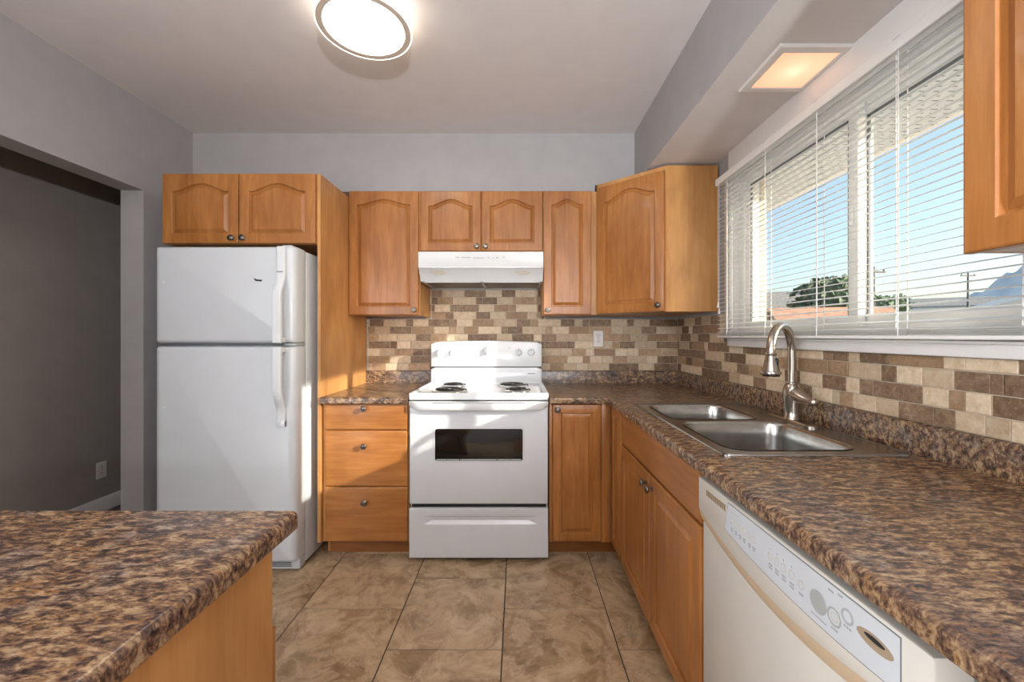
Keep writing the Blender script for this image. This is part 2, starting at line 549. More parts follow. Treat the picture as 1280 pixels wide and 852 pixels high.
RIGHT_ROWS = ['-2887,-2774,D -2770,-2608,L -2605,-2511,D -2507,-2394,L -2391,-2288,D -2285,-2194,L',
 '-2887,-2809,L -2805,-2702,D -2699,-2643,L -2639,-2486,D -2483,-2288,M -2285,-2194,L',
 '-2887,-2832,L -2829,-2675,D -2671,-2562,L -2559,-2408,D -2405,-2288,L -2285,-2239,L -2235,-2194,D',
 '-2887,-2864,D -2860,-2692,L -2688,-2649,D -2646,-2474,M -2470,-2429,L -2425,-2328,D -2324,-2187,D -2184,-2051,L -2048,-1996,D -1994,-1897,D -1895,-1833,D -1831,-1747,L -1745,-1514,L -1511,-1464,D -1460,-1398,D -1396,-1356,L -1350,-1246,D -1245,-1084,M -1084,-1032,L -1031,-922,L -921,-907,D -904,-857,M -854,-757,M -754,-607,L -604,-557,M -554,-507,M -504,-407,L -404,-307,M -304,-204,L',
 '-2876,-2670,D -2667,-2459,D -2456,-2238,L -2235,-2180,D -2177,-2026,D -2024,-1895,L -1892,-1776,L -1774,-1703,M -1700,-1646,L -1644,-1488,M -1484,-1398,M -1394,-1271,L -1269,-1221,D -1219,-1142,L -1141,-1059,L -1056,-977,D -976,-950,D -948,-907,D -904,-757,D -754,-707,M -704,-557,L -554,-407,M -404,-307,M -304,-204,D',
 '-2887,-2747,M -2743,-2649,D -2646,-2483,M -2479,-2369,D -2366,-2328,D -2324,-2265,D -2262,-2109,L -2105,-1999,D -1996,-1843,M -1841,-1731,L -1729,-1638,D -1636,-1518,L -1514,-1407,D -1406,-1353,L -1350,-1298,D -1296,-1141,D -1140,-1072,L -1071,-1032,M -1031,-976,L -972,-907,D -904,-807,M -804,-657,L -654,-557,L -554,-407,L -404,-307,M -304,-204,D',
 '-2887,-2828,D -2824,-2664,L -2660,-2511,L -2507,-2344,D -2341,-2187,D -2184,-2072,L -2070,-1963,L -1961,-1858,D -1856,-1720,L -1718,-1671,D -1668,-1571,D -1568,-1471,L -1468,-1438,L -1433,-1377,M -1376,-1289,L -1288,-1213,L -1212,-1109,D -1105,-1056,D -1055,-988,L -987,-936,L -935,-909,L -906,-860,L -856,-710,L -706,-560,L -556,-410,D -406,-260,L -256,-204,L']

def mosaic(name, label, rows, base_row, P, loc):
    mb = MB()
    for i, row in enumerate(rows):
        k = 10-(i+base_row)
        its = row.split()
        last = its[-1]
        for it in its:
            a, b, c = it.split(',')
            a, b = int(a)/1000, int(b)/1000
            z0, z1 = TZ+TP*k, TZ+TP*k+TH
            if base_row and k >= 3:            # the right wall: stop under the window casing
                if a > -2.165:
                    if k > 3:
                        continue
                    z1 = min(z1, 1.175)
                elif b > -2.165:
                    b = -2.165
            if not base_row and it is last and b > 1.09:
                b = 1.1305
            if b-a < 0.005:
                continue
            tile_block(mb, P, a, b, z0, z1, 0.0065, 0.0014, 'LMD'.index(c))
    o = obj(name, mb, ['tile_L', 'tile_M', 'tile_D'], None)
    tag(o, label, 'backsplash')
    o['kind'] = 'structure'
    tones(o, 9)
    return o
b1 = mosaic('wall_tile_back', 'cream and brown travertine mosaic on the back wall behind the stove', BACK_ROWS, 0, lambda a, b, d: (a, YW-0.0025-d, b), None)
b2 = mosaic('wall_tile_right', 'cream and brown travertine mosaic under the window', RIGHT_ROWS, 4, lambda a, b, d: (XW-0.0025-d, -a, b), None)
mb = MB()
mb.box(-1.07, XW, YW-0.004, YW, TZ-0.004, TZ+TP*7).box(-0.65, 0.2, YW-0.004, YW, TZ+TP*7, TZ+TP*11)
mb.box(XW-0.004, XW, 0.2, 2.165, TZ-0.004, 1.176).box(XW-0.004, XW, 2.165, YW-0.004, TZ-0.004, TZ+TP*7)
struct('wall_tile_grout', mb, 'grout')

# window with two sashes
fx0, fx1 = XW+0.03, XW+0.11
wf = struct('window_1', MB().box(fx0, fx1, WY0, WY1, WZ0, WZ0+0.05, 0.003).box(fx0, fx1, WY0, WY1, WZ1-0.05, WZ1, 0.003)
       .box(fx0, fx1, WY1-0.05, WY1, WZ0+0.05, WZ1-0.05, 0.003).box(fx0, fx1, WY0, WY0+0.05, WZ0+0.05, WZ1-0.05, 0.003), 'vinyl', 'white two-sash window over the sink')
def sash(y0, y1, x0, x1, w):
    z0, z1 = WZ0+0.045, WZ1-0.045
    mb = MB().box(x0, x1, y0, y1, z0, z0+w, 0.003).box(x0, x1, y0, y1, z1-w, z1, 0.003)
    mb.box(x0, x1, y0, y0+w, z0+w, z1-w, 0.003).box(x0, x1, y1-w, y1, z0+w, z1-w, 0.003)
    s = obj('sash', mb, 'vinyl', wf)
    xm = (x0+x1)/2
    obj('pane', MB().box(xm-0.002, xm+0.002, y0+w-0.005, y1-w+0.005, z0+w-0.005, z1-w+0.005), 'glass', s)
    g = 0.006
    mb = MB().box(x0+0.004, x0+0.012, y0+w, y0+w+g, z0+w, z1-w).box(x0+0.004, x0+0.012, y1-w-g, y1-w, z0+w, z1-w)
    mb.box(x0+0.004, x0+0.012, y0+w, y1-w, z1-w-g, z1-w)
    obj('gasket', mb, 'gasket', s)
sash(1.415, WY1-0.045, XW+0.04, XW+0.068, 0.042)
sash(WY0+0.045, 1.465, XW+0.072, XW+0.10, 0.045)
obj('latch', MB().box(XW+0.03, XW+0.04, 1.43, 1.445, 1.62, 1.68, 0.003), 'vinyl', wf)
# casing and sill
cx = XW-0.02
mb = MB().box(cx, XW, WY0-0.06, WY1+0.01, WZ1, ZS, 0.002)
mb.box(cx, XW, WY1, WY1+0.05, WZ0, WZ1, 0.002).box(cx, XW, WY0-0.06, WY0, WZ0, WZ1, 0.002)
mb.box(cx-0.006, XW, WY0-0.06, WY1+0.01, 1.177, 1.210, 0.004).box(cx-0.008, XW+0.03, WY0-0.06, WY1+0.01, 1.210, WZ0, 0.003)
struct('trim_1', mb, 'trim', 'white window casing and sill')
mb = MB().box(XW, XW+0.035, WY1-0.004, WY1, WZ0, WZ1).box(XW, XW+0.035, WY0, WY0+0.004, WZ0, WZ1).box(XW, XW+0.035, WY0, WY1, WZ1-0.004, WZ1)
struct('trim_2', mb, 'trim', 'white window reveal')

# ---------------------------------------------------------------- cabinets
def knob(parent, p, axis, name='knob', s=1.0):
    """axis: unit vector pointing out of the door, local to the thing"""
    mb = MB().lathe([(0.0001, 0), (0.009, 0), (0.009, 0.002), (0.0055, 0.004), (0.005, 0.013), (0.009, 0.016), (0.0155, 0.019), (0.0165, 0.022),
                     (0.0155, 0.025), (0.012, 0.0275), (0.0095, 0.0272), (0.006, 0.0285), (0.0001, 0.029)], seg=20)
    q = Vector((0, 0, 1)).rotation_difference(Vector(axis)).to_matrix().to_4x4()
    mb.xf(Matrix.Translation(p) @ q)
    return obj(name, mb, 'pewter', parent, local=True)

def arch_top(s, kind):
    s = abs(s)
    if s > 0.94:
        return 0.0
    return (0.5*(1+math.cos(math.pi*s/0.94)))**0.85

def door_mb(x0, x1, z0, z1, arch=0.0, y=0.0, t=0.02, stile=0.054, edge_rail=None):
    w, h = x1-x0, z1-z0
    def loop(d, yy, a, dt=None):
        pts = []
        xa, xb, za, zb = x0+d, x1-d, z0+d, z1-d
        nb, ns, ntop = 8, 6, 28
        for i in range(nb):
            pts.append((xa+(xb-xa)*i/nb, yy, za))
        zr = zb-a
        for i in range(ns):
            pts.append((xb, yy, za+(zr-za)*i/ns))
        for i in range(ntop):
            u = i/ntop
            pts.append((xb+(xa-xb)*u, yy, zb-a*(1-arch_top(2*u-1, 0))))
        for i in range(ns):
            pts.append((xa, yy, zr+(za-zr)*i/ns))
        return pts
    f = y-t
    L = [loop(0, y, 0), loop(0, f+0.005, 0), loop(0.0015, f+0.0015, 0), loop(0.005, f, 0),
         loop(stile-0.003, f, arch), loop(stile, f+0.003, arch), loop(stile+0.002, f+0.0115, arch), loop(stile+0.006, f+0.0115, arch),
         loop(stile+0.021, f+0.0035, arch), loop(stile+0.023, f+0.002, arch), loop(stile+0.026, f+0.002, arch)]
    return MB().loops(L)

def slab_mb(x0, x1, z0, z1, y=0.0, t=0.02):
    def loop(d, yy):
        return [(x0+d, yy, z0+d), (x1-d, yy, z0+d), (x1-d, yy, z1-d), (x0+d, yy, z1-d)]
    f = y-t
    return MB().loops([loop(0, y), loop(0, f+0.007), loop(0.0015, f+0.003), loop(0.005, f+0.0008), loop(0.010, f)])

def cabinet(name, label, loc, rz, w, d, z0, z1, doors=(), drawers=(), toe=False, bottom='wood', open_top=False, cat='cabinet', base_z=None, mid=True):
    """local frame: front at y=0 facing -y, x to the right, box to y=d"""
    c = thing(name, label, cat, loc, rz)
    b = MB()
    th = 0.016
    b.box(0, th, 0, d, z0, z1).box(w-th, w, 0, d, z0, z1).box(th, w-th, d-0.008, d, z0, z1)
    if not open_top:
        b.box(th, w-th, 0.018, d-0.008, z1-th, z1)
    b.box(th, w-th, 0, 0.018, z0, z1)
    obj('carcass', b, 'panel', c, local=True)
    obj('bottom_panel', MB().box(th, w-th, 0.018, d-0.008, z0, z0+th), bottom, c, local=True)
    if toe:
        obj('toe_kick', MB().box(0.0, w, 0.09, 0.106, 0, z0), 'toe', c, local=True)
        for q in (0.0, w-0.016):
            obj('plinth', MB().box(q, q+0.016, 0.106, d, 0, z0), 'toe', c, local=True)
    for (x0, x1, a, bb, arch, kn) in doors:
        o = obj('door', door_mb(x0, x1, a, bb, arch, -0.001), 'wood', c, local=True, sharp=18)
        if kn:
            knob(o, (kn[0], -0.021, kn[1]), (0, -1, 0))
    for (x0, x1, a, bb, kn) in drawers:
        o = obj('drawer_front', slab_mb(x0, x1, a, bb, -0.001), 'woodh', c, local=True)
        if kn:
            knob(o, (kn[0], -0.021, kn[1]), (0, -1, 0))
    return c

YU = 2.596   # box front of the upper cabinets (door face 20 mm in front)
UD = YW-0.012-YU
def upper(name, label, x0, x1, z0, z1, doors, dy=0.0):
    ds = []
    for (a, b, za, zb, arch, kn) in doors:
        ds.append((a-x0, b-x0, za, zb, arch, (kn[0]-x0, kn[1]) if kn else None))
    return cabinet(name, label, (x0, YU-dy, 0), 0, x1-x0, UD+dy, z0, z1, ds)
upper('wall_cabinet', 'maple upper cabinet with one arched door left of the range hood', -1.068, -0.620, 1.364, 2.149,
      [(-1.066, -0.626, 1.364, 2.147, 0.034, (-0.652, 1.395))])
upper('wall_cabinet', 'short maple two-door cabinet directly above the white range hood', -0.619, 0.160, 1.766, 2.149,
      [(-0.615, -0.232, 1.767, 2.147, 0.042, (-0.258, 1.795)), (-0.227, 0.157, 1.767, 2.147, 0.042, (-0.202, 1.795))])
upper('wall_cabinet', 'narrow maple upper cabinet with one arched door just right of the range hood', 0.161, 0.5085, 1.366, 2.149,
      [(0.163, 0.464, 1.367, 2.147, 0.034, (0.189, 1.396))])
# cabinet over the fridge
cabinet('wall_cabinet', 'low maple two-door cabinet sitting above the white fridge', (-1.92, 2.22, 0), 0, 0.832, 0.66, 1.73, 2.11,
        [(0.003, 0.412, 1.731, 2.107, 0.042, (0.385, 1.757)), (0.417, 0.828, 1.731, 2.107, 0.042, (0.444, 1.757))])
# tall end panel beside the fridge
mb = MB().prism([(2.215, 0.11), (2.34, 0.11), (2.34, 0), (2.885, 0), (2.885, 2.11), (2.215, 2.11)], 'x', -1.0865, -1.0705)
tag(obj('end_panel', mb, 'panel'), 'tall plain maple end panel between fridge and drawers', 'panel')
# diagonal corner cabinet
c = thing('corner_wall_cabinet', 'diagonal maple corner upper cabinet beside the window', 'cabinet', (0.5095, 2.58, 0))
foot = [(0.5095, 2.596), (0.5095, 2.888), (XW-0.012, 2.888), (XW-0.012, 2.30), (0.838, 2.30)]
z0, z1 = 1.370, 2.192
inn = [(0.522, 2.612), (0.522, 2.884), (XW-0.014, 2.884), (XW-0.014, 2.312), (0.846, 2.312)]
b = MB().prism(inn, 'z', z0+0.001, z0+0.016).prism(inn, 'z', z1-0.016, z1-0.001)
b.box(0.838, XW-0.012, 2.298, 2.314, z0-0.001, z1).box(0.5095, 0.5255, 2.61, 2.888, z0, z1).box(0.5095, XW-0.012, 2.88, 2.888, z0, z1)
b.prism([foot[0], foot[4], (foot[4][0]+0.012, foot[4][1]+0.014), (foot[0][0]+0.012, foot[0][1]+0.014)], 'z', z0, z1)
obj('carcass', b, 'panel', c)
A, B = Vector((0.5095, 2.596, 0)), Vector((0.838, 2.30, 0))
wd = (B-A).length
ang = math.atan2(B.y-A.y, B.x-A.x)
T = Matrix.Translation(A-Vector(c.location)) @ Matrix.Rotation(ang, 4, 'Z')
o = obj('door', door_mb(0.004, wd-0.006, z0+0.001, z1-0.028, 0.05, -0.001).xf(T), 'wood', c, local=True)
kp = T @ Vector((wd-0.035, -0.021, z0+0.036))
knob(o, kp, T.to_3x3() @ Vector((0, -1, 0)))
# upper cabinet at the right edge of the view
cabinet('wall_cabinet', 'maple upper cabinet on the right wall in the near foreground', (0.82, 0.735, 0), R(-90), 0.80, XW-0.012-0.82, 1.379, 2.18,
        [(0.001, 0.398, 1.377, 2.178, 0.04, (0.37, 1.41)), (0.402, 0.799, 1.377, 2.178, 0.04, (0.43, 1.41))], bottom='melamine')

# base cabinets
YB, XF = 2.24, 0.528      # box fronts
cabinet('drawer_cabinet', 'maple three-drawer base cabinet between fridge and stove', (-1.069, YB, 0), 0, 0.474, 0.64, 0.105, 0.864,
        drawers=[(0.020, 0.470, 0.7205, 0.862, (0.237, 0.8375)), (0.020, 0.470, 0.413, 0.7165, (0.237, 0.634)), (0.020, 0.470, 0.112, 0.409, (0.240, 0.330))], toe=True)
# corner base cabinet: two leaves meeting in the inner corner
c = thing('corner_base_cabinet', 'maple corner base cabinet right of the stove with two door leaves', 'cabinet', (0.173, YB, 0))
def Lshape(o, zz0, zz1, mb):
    return mb.prism([(0.173+0, YB+o), (XF+o, YB+o), (XF+o, 2.012), (XW-0.03, 2.012), (XW-0.03, YW-0.02), (0.173, YW-0.02)], 'z', zz0, zz1)
obj('carcass', Lshape(0, 0.105, 0.864, MB()), 'panel', c)
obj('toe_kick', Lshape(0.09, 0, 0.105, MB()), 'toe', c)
o = obj('door', door_mb(0.192, 0.455, 0.113, 0.858, 0, YB-0.001, stile=0.048), 'wood', c)
k = knob(o, Vector((0.216, YB-0.021, 0.832))-Vector(c.location), (0, -1, 0))
obj('stile', MB().box(0.173, 0.190, YB-0.012, YB, 0.105, 0.864, 0.002).box(0.457, 0.506, YB-0.012, YB, 0.105, 0.864, 0.002), 'wood', c)
T = Matrix.Translation((XF, YB-0.021, 0)) @ Matrix.Rotation(R(-90), 4, 'Z')
o = obj('door', door_mb(0.004, 0.206, 0.113, 0.858, 0, -0.001, stile=0.044).xf(T), 'wood', c)
# sink base
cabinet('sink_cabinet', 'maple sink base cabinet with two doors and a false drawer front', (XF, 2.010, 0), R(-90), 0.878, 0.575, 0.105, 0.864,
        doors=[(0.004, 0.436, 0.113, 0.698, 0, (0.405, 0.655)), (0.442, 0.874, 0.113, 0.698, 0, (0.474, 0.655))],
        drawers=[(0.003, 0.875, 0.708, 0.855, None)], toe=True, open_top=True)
# cabinet after the dishwasher, towards the viewer
cabinet('base_cabinet', 'maple base cabinet on the right wall beyond the dishwasher', (XF+0.012, 0.40, 0), R(-90), 0.75, 0.56, 0.105, 0.864,
        doors=[(0.004, 0.372, 0.113, 0.858, 0, (0.34, 0.82)), (0.378, 0.746, 0.113, 0.858, 0, (0.41, 0.82))], toe=True)
# peninsula base, its doors face the fridge side
cabinet('peninsula_cabinet', 'maple peninsula base cabinet under the left foreground counter', (-0.442, 0.735, 0), R(180), 0.90, 0.57, 0.105, 0.864,
        doors=[(0.004, 0.446, 0.113, 0.698, 0, (0.41, 0.655)), (0.452, 0.896, 0.113, 0.698, 0, (0.49, 0.655))],
        toe=True)

# ---------------------------------------------------------------- counters
ZT, ZU = 0.90, 0.864
def nose(n=7):
    """front edge cross-section: (out, z) pairs, out measured from the front line"""
    r = 0.011
    zc0, zc1 = ZT-r, ZU+0.006
    pts = []
    for i in range(n+1):
        a = math.pi/2*i/n
        pts.append((r-r*math.sin(a)*1.0, zc0+r*math.cos(a)))
    for i in range(n+1):
        a = math.pi/2*i/n
        pts.append((0.006-0.006*math.cos(a), zc1-0.006*math.sin(a)))
    return pts
def front_strip(mb, t0, t1, front, depth, along, sgn=1):
    pr = [(depth, ZT)] + nose() + [(depth, ZU)]
    lps = []
    for t in (t0, t1):
        if along == 'x':
            lps.append([(t, front+sgn*o, z) for o, z in pr])
        else:
            lps.append([(front+sgn*o, t, z) for o, z in pr])
    mb.loops(lps)
def curb(mb, a0, a1, wall, along):
    pr = [(0, ZT), (-0.018, ZT), (-0.018, 0.979), (-0.0165, 0.984), (-0.012, 0.9865), (0, 0.9865)]
    if along == 'x':
        mb.loops([[(a, wall+o, z) for o, z in pr] for a in (a0, a1)])
    else:
        mb.loops([[(wall+o, a, z) for o, z in pr] for a in (a0, a1)])
XC, YC = 0.484, 2.198
ct = thing('countertop', 'short brown speckled countertop above the three drawers left of the stove', 'countertop', (-0.83, 2.5, ZU))
mb = MB()
front_strip(mb, -1.069, -0.595, YC, 0.05, 'x')
mb.box(-1.069, -0.595, YC+0.05, YW-0.005, ZU, ZT)
obj('slab', mb, 'counter', ct)
mb = MB(); curb(mb, -1.069, -0.592, YW-0.005, 'x')
obj('backsplash_curb', mb, 'counter', ct)
ct = thing('countertop', 'long L-shaped brown speckled countertop holding the sink under the window', 'countertop', (0.8, 1.2, ZU))
SX0, SX1, SY0, SY1 = 0.585, 1.075, 1.14, 1.955      # sink cut-out
mb = MB()
front_strip(mb, -0.34, YC, XC, SX0-XC, 'y')
front_strip(mb, 0.173, XC, YC, 0.05, 'x')
mb.box(0.173, XC, YC+0.05, YW-0.005, ZU, ZT).box(XC, SX0, YC, YW-0.005, ZU, ZT)
mb.box(SX0, XW-0.005, -0.34, SY0, ZU, ZT).box(SX0, XW-0.005, SY1, YW-0.005, ZU, ZT).box(SX1, XW-0.005, SY0, SY1, ZU, ZT)
obj('slab', mb, 'counter', ct)
mb = MB(); curb(mb, 0.170, XW-0.005, YW-0.005, 'x'); curb(mb, -0.34, YW-0.023, XW-0.005, 'y')
obj('backsplash_curb', mb, 'counter', ct)
mb = MB()
front_strip(mb, 0.13, 0.772, -0.416, 0.06, 'y', -1)
mb.box(-1.36, -0.476, 0.13, 0.772, ZU, ZT, 0)
tag(obj('peninsula_countertop', mb, 'counter'), 'brown speckled peninsula countertop in the left foreground', 'countertop')
# ---------------------------------------------------------------- sink and faucet
def rrect(x0, x1, y0, y1, r, z, n=6):
    pts = []
    for cx_, cy_, a0 in ((x1-r, y1-r, 0), (x0+r, y1-r, 90), (x0+r, y0+r, 180), (x1-r, y0+r, 270)):
        for i in range(n+1):
            a = R(a0+90*i/n)
            pts.append((cx_+r*math.cos(a), cy_+r*math.sin(a), z))
    return pts
sk = thing('sink', 'double-bowl stainless steel sink set into the countertop under the window', 'sink', (0.83, 1.545, ZT))
X0, X1, Y0, Y1 = 0.566, 1.092, 1.12, 1.975
bowls = [(0.612, 0.985, 1.168, 1.545), (0.612, 0.955, 1.60, 1.928)]
mb = MB()
zt = ZT+0.0045
# deck: outer rolled edge, flat deck with the two holes bridged per half
def deck_half(mb, y0, y1, bowl, lo, hi):
    bx0, bx1, by0, by1 = bowl
    n = 6
    inner = rrect(bx0, bx1, by0, by1, 0.06, zt-0.0005, n)
    ro = 0.02
    outer = []
    for cx_, cy_, a0, rr in ((X1-ro, y1-ro, 0, hi), (X0+ro, y1-ro, 90, hi), (X0+ro, y0+ro, 180, lo), (X1-ro, y0+ro, 270, lo)):
        for i in range(n+1):
            a = R(a0+90*i/n)
            if rr:
                outer.append((cx_+ro*math.cos(a), cy_+ro*math.sin(a), zt))
            else:
                sx = X1 if cx_ > 0.8 else X0
                sy = y1 if cy_ > (y0+y1)/2 else y0
                outer.append((sx, sy, zt) if True else None)
    mb.loops([outer, inner], False, False)
ym = 1.5725
deck_half(mb, Y0+0.004, ym, bowls[0], True, False)
deck_half(mb, ym, Y1-0.004, bowls[1], False, True)
def lift(lp, dx, z):
    cx_, cy_ = (X0+X1)/2, (Y0+Y1)/2
    return [(x+math.copysign(dx, x-cx_), y+math.copysign(dx, y-cy_), z) for x, y, _ in lp]
rim = rrect(X0+0.004, X1-0.004, Y0+0.004, Y1-0.004, 0.02, zt, 6)
mb.loops([rim, lift(rim, -0.004, zt+0.0028), lift(rim, 0.001, zt+0.0025), lift(rim, 0.004, zt-0.0005), lift(rim, 0.004, ZT+0.0002)], False, False)
bmesh.ops.remove_doubles(mb.bm, verts=mb.bm.verts, dist=0.0003)
obj('rim', mb, 'steel', sk, sharp=50)
for (a, b, c_, d_), dep in zip(bowls, (0.19, 0.17)):
    mb = MB()
    cx_, cy_ = (a+b)/2, (c_+d_)/2
    L = [rrect(a-0.006, b+0.006, c_-0.006, d_+0.006, 0.064, zt+0.0015), rrect(a-0.001, b+0.001, c_-0.001, d_+0.001, 0.061, zt+0.0012), rrect(a+0.003, b-0.003, c_+0.003, d_-0.003, 0.058, zt-0.006)]
    for q, dz in ((0.006, 0.05), (0.012, dep-0.045), (0.02, dep-0.018), (0.045, dep-0.004), (0.09, dep)):
        L.append(rrect(a+q, b-q, c_+q, d_-q, 0.056, zt-dz))
    mb.loops(L, False, True)
    bw = obj('bowl', mb, 'steel', sk, sharp=60)
    mb = MB().lathe([(0.0001, 0.001), (0.03, 0.001), (0.036, 0.004), (0.042, 0.004), (0.044, 0.0005)], (cx_, cy_, zt-dep))
    obj('drain', mb, 'chrome', bw)

fx, fy = 1.052, 1.565
fc = thing('faucet', 'brushed nickel pull-down gooseneck faucet standing on the sink ledge', 'faucet', (fx, fy, zt))
mb = MB()
pl = []
for q, z in ((0.0, 0.0), (0.0, 0.004), (0.004, 0.008), (0.012, 0.0095)):
    pl.append([(x, y, zt+0.0005+z) for x, y, _ in rrect(1.024+q, 1.080-q, fy-0.13+q, fy+0.13-q, 0.028-q*0.9, 0, 7)])
mb.loops(pl)
obj('base_plate', mb, 'nickel', fc)
zb = zt+0.009
mb = MB().lathe([(0.029, 0), (0.028, 0.004), (0.0245, 0.012), (0.0235, 0.03), (0.027, 0.06), (0.031, 0.085), (0.031, 0.10), (0.0285, 0.118), (0.023, 0.132), (0.021, 0.1345), (0.023, 0.137), (0.023, 0.140), (0.0185, 0.143)], (fx, fy, zb), seg=32)
obj('body', mb, 'nickel', fc)
dirv = Vector((0.90-fx, 1.45-fy, 0))
reach = dirv.length
dirv.normalize()
r = reach/2
zc = 1.283-r-0.0148
P0 = Vector((fx, fy, 0))
pts = [P0+Vector((0, 0, z)) for z in (1.045, 1.09, 1.13, zc)]
for i in range(1, 19):
    a = math.pi*i/18
    pts.append(P0+dirv*(r-r*math.cos(a))+Vector((0, 0, zc+r*math.sin(a))))
end = P0+dirv*reach
pts.append(end+Vector((0, 0, 1.168)))
obj('spout', MB().tube(pts, 0.0148, 18), 'nickel', fc)
mb = MB().lathe([(0.0148, 1.172), (0.0185, 1.170), (0.0185, 1.164), (0.0165, 1.161), (0.018, 1.152), (0.024, 1.124), (0.0285, 1.106), (0.0325, 1.104), (0.0335, 1.100), (0.0325, 1.096), (0.030, 1.094)], (end.x, end.y, 0), seg=28)
hd = obj('spray_head', mb, 'nickel', fc)
obj('nozzle', MB().lathe([(0.029, 1.095), (0.0275, 1.088), (0.0001, 1.0875)], (end.x, end.y, 0), seg=24), 'black', hd)
bd = Vector((0.55, -0.83, 0))
bp = end+bd*0.0205+Vector((0, 0, 1.138))
mb = MB().lathe([(0.0001, -0.004), (0.008, -0.003), (0.0085, 0.0), (0.007, 0.003), (0.0001, 0.0045)], (0, 0, 0), seg=18, sx=0.8, sy=1.9)
mb.xf(Matrix.Translation(bp) @ bd.to_track_quat('Z', 'Y').to_matrix().to_4x4())
obj('spray_button', mb, 'black', hd)
# side lever
h0 = Vector((fx, fy, zb+0.095))
mb = MB().tube([h0+Vector((0.002, -0.012, 0.004)), h0+Vector((0.004, -0.03, -0.002)), h0+Vector((0.006, -0.05, -0.009)), h0+Vector((0.009, -0.072, -0.014)), h0+Vector((0.011, -0.092, -0.016)), h0+Vector((0.012, -0.106, -0.014)), h0+Vector((0.0125, -0.112, -0.012))],
               [0.027, 0.026, 0.0225, 0.017, 0.0135, 0.0125, 0.006], 18)
obj('lever', mb, 'nickel', fc)

# ---------------------------------------------------------------- stove
SF = 2.2126
st = thing('stove', 'white electric coil stove with oven standing between the base cabinets', 'stove', (-0.211, 2.5, 0))
sx0, sx1 = -0.590, 0.168
mb = MB().box(sx0+0.003, sx1-0.003, SF+0.03, 2.80, 0.03, 0.884, 0.002)
obj('body', mb, 'appl', st)
for fxx in (sx0+0.05, sx1-0.05):
    for fyy in (SF+0.08, 2.74):
        obj('foot', MB().lathe([(0.016, 0), (0.018, 0.01), (0.012, 0.03)], (fxx, fyy, 0), seg=12), 'black', st)
obj('recess_shadow_gap', MB().box(sx0+0.012, sx1-0.012, SF+0.022, SF+0.0305, 0.294, 0.888), 'black', st)
# oven door
dr = obj('oven_door', MB().box(sx0+0.003, sx1-0.003, SF, SF+0.028, 0.3195, 0.8775, 0.006, 3), 'appl', st)
def rr2(x0, x1, z0, z1, r, y, n=5):
    return [(a, y, b) for a, b, _ in rrect(x0, x1, z0, z1, r, 0, n)]
wx0, wx1, wz0, wz1 = -0.447, 0.027, 0.556, 0.727
mb = MB().loops([rr2(wx0-0.012, wx1+0.012, wz0-0.012, wz1+0.012, 0.016, SF+0.001), rr2(wx0-0.008, wx1+0.008, wz0-0.008, wz1+0.008, 0.014, SF-0.003), rr2(wx0-0.001, wx1+0.001, wz0-0.001, wz1+0.001, 0.012, SF-0.0025)], False, False)
obj('window_bezel', mb, 'appl', dr)
obj('oven_window', MB().loops([rr2(wx0-0.002, wx1+0.002, wz0-0.002, wz1+0.002, 0.012, SF-0.0012), rr2(wx0, wx1, wz0, wz1, 0.011, SF-0.0018)], True, True), 'ovenglass', dr)
mb = MB()
for a, b in ((-0.44, -0.385), (-0.383, -0.315), (-0.311, -0.112), (-0.108, -0.04), (-0.038, 0.02)):
    mb.box(a, b, SF-0.0032, SF-0.001, wz0+0.001, wz0+0.0085, 0.0008)
obj('window_clips', mb, 'grey', dr)
# moulded handle across the door top
mb = MB()
lps = []
n = 40
for i in range(n+1):
    s = -1+2*i/n
    x = (sx0+sx1)/2+s*0.377
    e = abs(s)
    out = 0.047*(1-e**10*0.75)-0.006*e*e
    zl = 0.833+0.018*max(0, (e-0.86)/0.14)**2
    yf = SF-out
    zh = 0.8785
    lps.append([(x, SF+0.001, zh), (x, yf+0.010, zh), (x, yf+0.003, zh-0.002), (x, yf, zh-0.008), (x, yf+0.001, zl+0.010), (x, yf+0.004, zl+0.003), (x, yf+0.012, zl), (x, SF+0.001, zl+0.006)])
mb.loops(lps)
hn = obj('door_handle', mb, 'appl', dr)
mb = MB()
for i in range(44):
    x = -0.45+i*0.0111
    mb.box(x, x+0.0060, SF-0.0462, SF-0.0405, 0.8720, 0.8772)
obj('vent_slots', mb, 'mark', hn)
# drawer with moulded grip
mb = MB()
z0, z1, zb_, = 0.0265, 0.2955, 0.2085
cols = []
n = 56
for i in range(n+1):
    x = sx0+0.003+(sx1-sx0-0.006)*i/n
    s = abs((x-(-0.2025))/0.31)
    e = max(0.0, min(1.0, (1-s)/0.16))
    d_ = 0.011*e
    zt_ = zb_+0.046
    cols.append([(x, SF+0.03, z0), (x, SF+0.004, z0), (x, SF, z0+0.004), (x, SF, zb_-0.001), (x, SF+0.0003*e, zb_+0.0005), (x, SF+d_, zb_+0.002+0.018*e), (x, SF+d_, zt_-0.006*e-0.001), (x, SF+0.0005*e, zt_), (x, SF, zt_+0.002), (x, SF, z1-0.004), (x, SF+0.004, z1), (x, SF+0.03, z1)])
mb.loops(cols)
obj('storage_drawer', mb, 'appl', st, sharp=15)
